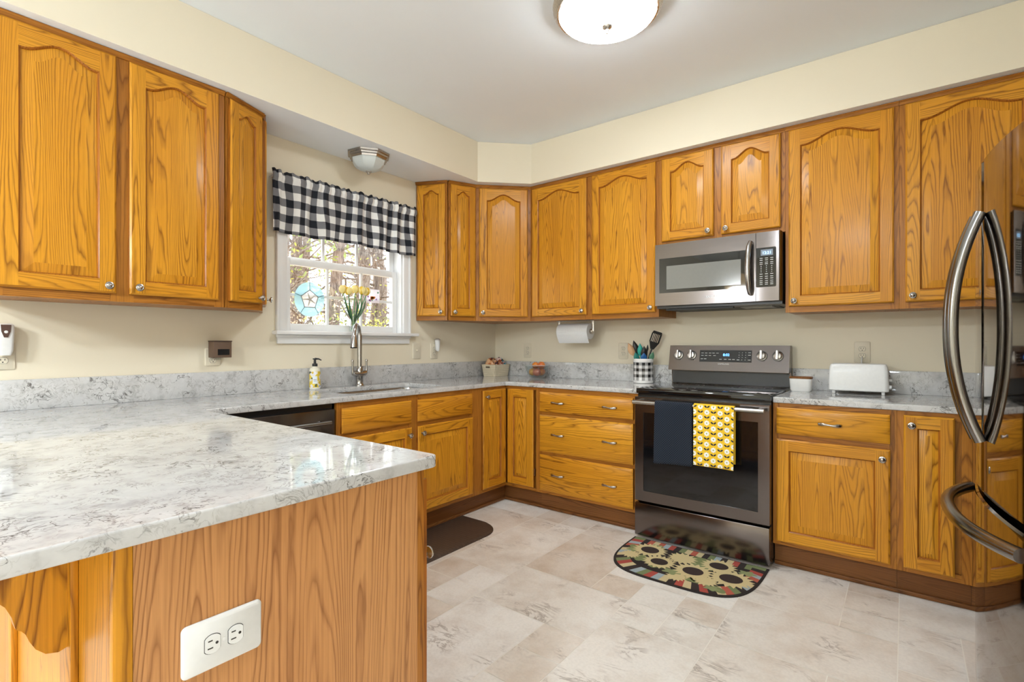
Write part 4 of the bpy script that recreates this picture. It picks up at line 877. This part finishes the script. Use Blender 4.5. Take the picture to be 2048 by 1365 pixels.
# ------------------------------------------------------------------ oven towels
NAVY = NT('navy_waffle'); ck2 = NAVY.n('TexChecker', Vector=NAVY.n('UVMap').outputs[0], Scale=150.0, Color1=srgb(36, 46, 62), Color2=srgb(13, 18, 27)); NAVY.bump(ck2.outputs[1], .6, .002); NAVYM = NAVY.out(Base_Color=ck2.outputs[0], Roughness=.95)
def towel(x0, x1, zf, zbk, wav):
    hy, hz_, r = -.742, .846, .0155
    path = [(hy - r, zf + (hz_ - zf) * i / 20) for i in range(21)] + [(hy - r * cos(a), hz_ + r * sin(a)) for a in [pi * i / 8 for i in range(1, 9)]] + [(hy + r, hz_ - (hz_ - zbk) * i / 10) for i in range(1, 11)]
    n = len(path) - 1; ln = [0]
    for p, q in zip(path, path[1:]): ln.append(ln[-1] + math.dist(p, q))
    def f(u, v):
        k = min(n, int(round(v * n))); y, z = path[k]; d = max(0, (hz_ - z)) / .34; s = -1 if k <= 24 else .3
        return (x0 + (x1 - x0) * u + wav * .4 * d * (u - .5), y + s * abs(.011 * d * (1 + sin(u * 7 + wav * 40))) * .5, z + (.012 * d * (u - .5) * wav * 50 if k < 21 else 0))
    return f, n, lambda u, v: (u * (x1 - x0), ln[min(n, int(round(v * n)))])
f, n, uvf = towel(1.846, 2.064, .503, .56, .02); m = MB(); m.grid(f, 30, n, 0, uvf)
o = m.build('dish_towel', NAVYM, None, angle=80); md = o.modifiers.new('thick', 'SOLIDIFY'); md.thickness = .003; md.offset = 1; tag(o, 'dark navy waffle dish towel hung on the oven handle', 'towel', 'dish towels on the oven handle')
f2, n, uvf = towel(2.072, 2.287, .520, .545, -.006); m = MB(); m.grid(f2, 30, n, 0, uvf)
o = m.build('dish_towel', plain('towel_yellow', srgb(240, 196, 40), .85), None, angle=80); md = o.modifiers.new('thick', 'SOLIDIFY'); md.thickness = .003; md.offset = 1; tag(o, 'yellow dish towel with white flowers hung on the oven handle', 'towel', 'dish towels on the oven handle')
m = MB(); x0, x1, z0, z1 = 2.072, 2.287, .522, .866
def onto(x, z, e):
    u = min(1, max(0, (x - x0) / (x1 - x0))); d = max(0, .846 - z) / .34
    if z > .846: a = math.asin(min(1, (z - .846) / .0155)); yb = -.742 - .0155 * cos(a)
    else: yb = -.742 - .0155
    return (x, yb - abs(.011 * d * (1 + sin(u * 7 + -.006 * 40))) * .5 - e, z)
def patch(pts, e, mat):
    pts = [(min(x1 - .001, max(x0 + .001, p[0])), min(z1 - .008, max(z0, p[1]))) for p in pts]
    if max(p[0] for p in pts) - min(p[0] for p in pts) < .002: return
    c = (sum(p[0] for p in pts) / len(pts), sum(p[1] for p in pts) / len(pts)); vs_ = [onto(*p, e) for p in pts] + [onto(*c, e)]; k = len(pts)
    m.add(vs_, [(i, k, (i + 1) % k) for i in range(k)], mat)
row = 0; z = .528
while z < .855:
    for c in range(-1, 8):
        x = x0 + c * .0352 + .004
        if (c + row) % 2 == 0:
            patch([((.0135 + .002 * cos(8 * a)) * cos(a) + x, (.0135 + .002 * cos(8 * a)) * sin(a) + z) for a in [2 * pi * i / 32 for i in range(32)]], .0042, 0); patch([(x + .0036 * cos(a), z + .0036 * sin(a)) for a in [2 * pi * i / 10 for i in range(10)]], .0046, 1)
        else:
            for s in (-1, 1): patch([(x + s * (.0075 + .0085 * cos(a) * .8 + .003 * sin(a)), z + .002 + .006 * cos(a) * .9 - .003 * sin(a)) for a in [2 * pi * i / 12 for i in range(12)]], .0042, 2)
    row += 1; z += .0292
m.build('flower_print', [plain('towel_white', (.88, .86, .84), .9), plain('towel_olive', srgb(150, 160, 40), .9), plain('towel_navy', srgb(40, 42, 60), .9)], o)

# ------------------------------------------------------------------ floor mats
def mat_outline(x0, x1, yb, yf, r): return fillet([(x0, yb), (x0, yf), (x1, yf), (x1, yb)], [.006, r, r, .006], 14)
t = NT('brown_mat'); bk2 = t.n('TexBrick', Vector=t.coord(), Scale=1.0, Color1=srgb(74, 58, 48), Color2=srgb(68, 53, 44), Mortar=srgb(56, 43, 36)); bk2.inputs['Brick Width'].default_value = .05; bk2.inputs['Row Height'].default_value = .025; bk2.inputs['Mortar Size'].default_value = .002; t.bump(bk2.outputs[1], .3, .002)
o = MB(); pl_ = fillet([(.585, -1.99), (.955, -1.99), (.955, -1.065), (.585, -1.065)], [.12, .2, .17, .006], 12)
o.loft([[(p[0], p[1], z) for p in [(.77 + (q[0] - .77) * s, -1.53 + (q[1] + 1.53) * (1 - (1 - s) * .4)) for q in pl_]] for z, s in ((.0005, 1.0), (.006, 1.0), (.016, .93))], caps=(True, True)); ob = o.build('floor_mat', t.out(Base_Color=bk2.outputs[0], Roughness=.55)); tag(ob, 'dark brown cushioned mat with rounded corners on the floor before the sink', 'mat')
rug = thing('rug', 'half-round sunflower rug with patchwork border on the floor before the stove', 'rug', (2.066, -.682, 0))
hw, dp = .378, .49
def rugp(s, k=1.0):   # outline param 0..1 round the curved front, k insets
    a = pi * s; c, q = cos(a), sin(a); e = .52; return (-(hw * k) * (abs(c) ** e) * (1 if c > 0 else -1), -.0 - (dp - (1 - k) * .45) * (abs(q) ** e))
n = 60; outp = [rugp(i / n) for i in range(n + 1)]
m = MB(); m.prism(outp[::-1], .0005, .006, 2, 0); base_ = m.build('base', fabric('rug_dark', srgb(44, 36, 34), 500), rug)
cols = [srgb(214, 196, 152), srgb(52, 42, 40), srgb(178, 78, 66), srgb(126, 136, 92), srgb(52, 42, 40), srgb(168, 182, 188), srgb(214, 196, 152), srgb(190, 96, 76)]
fm = [fabric('rug_%d' % i, c, 420) for i, c in enumerate(cols)]
m = MB(); k0, k1 = .97, .80; S = [0, .01]
seq = [3, 2, 5, 7, 4, 0, 5, 0, 1, 3, 2, 0, 1, 5, 3, 2, 5, 6, 1, 2, 6, 4, 2, 1, 0, 7, 3, 1, 5, 0, 1, 7, 5, 2, 1, 3]
pts0 = [rugp(i / 400, k0) for i in range(401)]; acc = [0]
for p, q in zip(pts0, pts0[1:]): acc.append(acc[-1] + math.dist(p, q))
def at(d):
    lo = 0
    while lo < 399 and acc[lo + 1] < d: lo += 1
    f_ = (d - acc[lo]) / max(1e-9, acc[lo + 1] - acc[lo]); return (lo + f_) / 400
N_ = len(seq)
for i, c in enumerate(seq):
    ss = [at(acc[-1] * (i + j / 3) / N_) for j in range(4)]
    A_ = [(*rugp(s, k0), .0072) for s in ss] + [(*rugp(s, k1), .0072) for s in ss]
    m.add(A_, [(j, j + 1, 4 + j + 1, 4 + j) for j in range(3)], c)
bs = [1, 7, 0, 7, 5, 2, 1, 3, 0, 7, 0, 1, 3, 5, 1, 0, 2, 1, 3]
for i, c in enumerate(bs):
    xa, xb = -hw * .80 + hw * 1.6 * i / len(bs), -hw * .80 + hw * 1.6 * (i + 1) / len(bs); m.add([(xa, -.075, .0073), (xb, -.075, .0073), (xb, -.008, .0073), (xa, -.008, .0073)], [(0, 1, 2, 3)], c)
m.build('border_patch', fm, rug)
PET, CEN, LF = fabric('petal_cream', srgb(222, 203, 152), 420), fabric('seed_brown', srgb(58, 44, 40), 420), fabric('leaf_green', srgb(132, 140, 92), 420)
m = MB(); q = MB()
for (lx, ly, r) in ((-.30, -.16, .04), (-.12, -.30, .05), (.05, -.13, .055), (.06, -.35, .05), (-.04, -.14, .05), (.23, -.40, .035), (-.22, -.28, .04), (.12, -.36, .04)):
    for s in (.3, 1.5, 2.6): q.add([(lx + r * 1.2 * cos(a) * cos(s) - r * .7 * sin(a) * sin(s), ly + r * 1.2 * cos(a) * sin(s) + r * .7 * sin(a) * cos(s), .0070 + s * .0001) for a in [2 * pi * i / 14 for i in range(14)]], [list(range(14))])
q.build('leaf_print', LF, rug)
for i_, (lx, ly, r) in enumerate(((-.218, -.150, .066), (-.116, -.270, .060), (.068, -.275, .068), (.158, -.130, .062), (.249, -.245, .072))):
    f = MB(); vs_ = [(lx, ly, .0082)]; k = 36
    for i in range(k): rr_ = r * (1.55 if i % 2 else 1.15); vs_.append((lx + rr_ * cos(2 * pi * i / k), ly + rr_ * .95 * sin(2 * pi * i / k), .0080))
    f.add(vs_, [(0, 1 + i, 1 + (i + 1) % k) for i in range(k)], 0); f.add([(lx + r * .78 * cos(2 * pi * i / 20), ly + r * .70 * sin(2 * pi * i / 20), .0088) for i in range(20)], [list(range(20))], 1); f.build('sunflower', [PET, CEN], rug)
m = MB()
for lx, ly, r in ((-.03, -.150, .058), (-.285, -.265, .040), (.155, -.345, .045), (.02, -.385, .040)):
    k = 30; m.add([(lx, ly, .0078)] + [(lx + r * (1.45 if i % 2 else 1.0) * cos(2 * pi * i / k), ly + r * (1.4 if i % 2 else .95) * sin(2 * pi * i / k), .0077) for i in range(k)], [(0, 1 + i, 1 + (i + 1) % k) for i in range(k)])
m.build('petal_print', PET, rug)
m = MB()
for lx, ly, r in ((.09, -.20, .05), (-.20, -.075, .035), (.30, -.13, .04), (-.02, -.345, .045), (.20, -.405, .035), (-.30, -.20, .035)):
    m.add([(lx + r * (1 + .25 * cos(5 * a)) * cos(a), ly + r * .7 * (1 + .25 * cos(5 * a)) * sin(a), .0079) for a in [2 * pi * i / 24 for i in range(24)]], [list(range(24))])
m.build('sprig_print', fabric('sprig_green', srgb(146, 154, 106), 420), rug)

# ------------------------------------------------------------------ woods outside the window
def bark(name, a, b):
    t = NT(name); n = t.noise(t.mapping(t.coord(), (6, 6, 1.5)), 4, 4, .65); t.bump(n, .5, .02); return t.out(Base_Color=t.ramp(n, [(.35, a), (.65, b)]), Roughness=.9)
BK1, BK2 = bark('grey_bark', srgb(84, 74, 68), srgb(146, 136, 128)), bark('brown_bark', srgb(78, 66, 60), srgb(140, 126, 116))
LV1, LV2, LV3 = plain('leaf_yellow_green', srgb(186, 190, 96), .7, 0, .3), plain('leaf_olive', srgb(128, 142, 78), .7, 0, .3), plain('leaf_tan', srgb(206, 190, 166), .7, 0, .3)
def leaves(m, c, rad, n, sz, rnd):
    for _ in range(n):
        d = Vector((rnd.gauss(0, 1), rnd.gauss(0, 1), rnd.gauss(0, 1))).normalized() * rad * rnd.random() ** .4; p = Vector(c) + d
        u = Vector((rnd.gauss(0, 1), rnd.gauss(0, 1), rnd.gauss(0, 1))).normalized(); w = u.orthogonal().normalized(); s = sz * rnd.uniform(.5, 1.2)
        m.add([tuple(p - u * s), tuple(p + w * s * .4), tuple(p + u * s), tuple(p - w * s * .4)], [(0, 1, 2, 3)])
def tree(label, x, y, r, seed, bk, nb, leaf=None, h=9.0, ln=300, lz=(2, 6), low=.8):
    rnd = random.Random(seed); o = thing('tree', label, 'tree', (x, y, -.6), 0, 'bare woodland trees outside the window'); m = MB()
    P = [(r * .6 * sin(i * 1.3 + seed), r * .6 * cos(i * .9 + seed), h * i / 8) for i in range(9)]; m.tube(P, [r * (1.15 - .09 * i) for i in range(9)], 10); m.build('trunk', bk, o)
    b = MB(); tips = []
    for i in range(nb):
        z = rnd.uniform(low, h * .75); a = rnd.uniform(0, 2 * pi); L = rnd.uniform(.8, 2.4); up = rnd.uniform(-.1, .8); Q = [Vector((0, 0, z))]
        d = Vector((cos(a), sin(a), up)).normalized()
        for k in range(5): d = (d + Vector((rnd.gauss(0, .22), rnd.gauss(0, .22), rnd.gauss(.03, .2)))).normalized(); Q.append(Q[-1] + d * L / 5)
        b.tube([tuple(v_) for v_ in Q], [r * .16 + .006 - (r * .16) * k / 6 for k in range(6)], 5); tips.append(Q[-1])
        for k in range(2, 6):
            for _ in range(2):
                e = (Vector((rnd.gauss(0, 1), rnd.gauss(0, 1), rnd.gauss(.2, .6)))).normalized(); l2 = rnd.uniform(.25, .7); b.tube([tuple(Q[k]), tuple(Q[k] + e * l2 * .5 + Vector((0, 0, .04))), tuple(Q[k] + e * l2)], [.007, .005, .002], 4)
    b.build('branch', bk, o)
    if leaf:
        f = MB()
        for tp in tips:
            if lz[0] < tp.z < lz[1]: leaves(f, tp, .55, ln // max(1, len(tips)) + 8, .055, rnd)
        f.build('foliage', leaf, o)
tree('slim dark tree with yellow-green leaves seen at the far left of the window', -6.0, 1.25, .07, 1, BK1, 34, LV2, ln=1400, lz=(1, 8))
tree('grey trunk seen between the two left muntins of the window', -6.5, 2.62, .14, 2, BK2, 22, LV3, ln=300)
tree('broad grey trunk right behind the tulips', -7.5, 3.85, .19, 3, BK1, 20)
tree('pair-mate broad trunk just right of the tulip trunk', -8.2, 4.85, .20, 4, BK1, 20)
tree('thin forked tree on the right side of the window', -6.4, 4.35, .06, 5, BK2, 34)
tree('thin bare tree at the right edge of the window', -9.5, 7.1, .10, 6, BK2, 34)
tree('brown trunk behind the blue suncatcher', -8.5, 2.9, .15, 7, BK2, 22, LV1, ln=400)
tree('distant tan-leaved tree left of the window centre', -12.0, 5.0, .16, 8, BK2, 36, LV3, ln=1600)
tree('distant slim tree between the tulip trunks and the right edge', -13.0, 8.4, .13, 9, BK1, 36, LV1, ln=500)
tree('distant yellow-leaved tree at the left of the window', -11.0, 3.6, .12, 10, BK1, 36, LV1, ln=1600)
def shrub(label, x, y, seed, mt, h=2.0, rad=1.0):
    rnd = random.Random(seed); o = thing('shrub', label, 'bush', (x, y, -.6), 0, 'undergrowth outside the window'); s = MB(); f = MB()
    for i in range(26):
        a = rnd.uniform(0, 2 * pi); e = Vector((rad * rnd.random() * cos(a), rad * rnd.random() * sin(a), h * rnd.uniform(.6, 1.15))); s.tube([(0, 0, 0), tuple(e * .5 + Vector((rnd.gauss(0, .1), rnd.gauss(0, .1), 0))), tuple(e)], [.016, .010, .003], 5); leaves(f, e, .35, 26, .04, rnd)
    s.build('stems', BK2, o); f.build('foliage', mt, o)
shrub('yellow-green shrub low behind the tulips', -5.5, 2.6, 21, LV1, 2.0)
shrub('yellow-green shrub at the lower right of the window', -6.5, 4.6, 22, LV1, 2.2)
shrub('tan shrub at the lower left of the window', -6.8, 1.9, 23, LV3, 2.4)
shrub('olive shrub at the lower middle of the window', -8.0, 4.2, 24, LV2, 2.5)
struct('ground', MB().box(-30, -.16, -12, 25, -.75, -.6), plain('leaf_litter', srgb(186, 160, 130), .9, 0, .3))
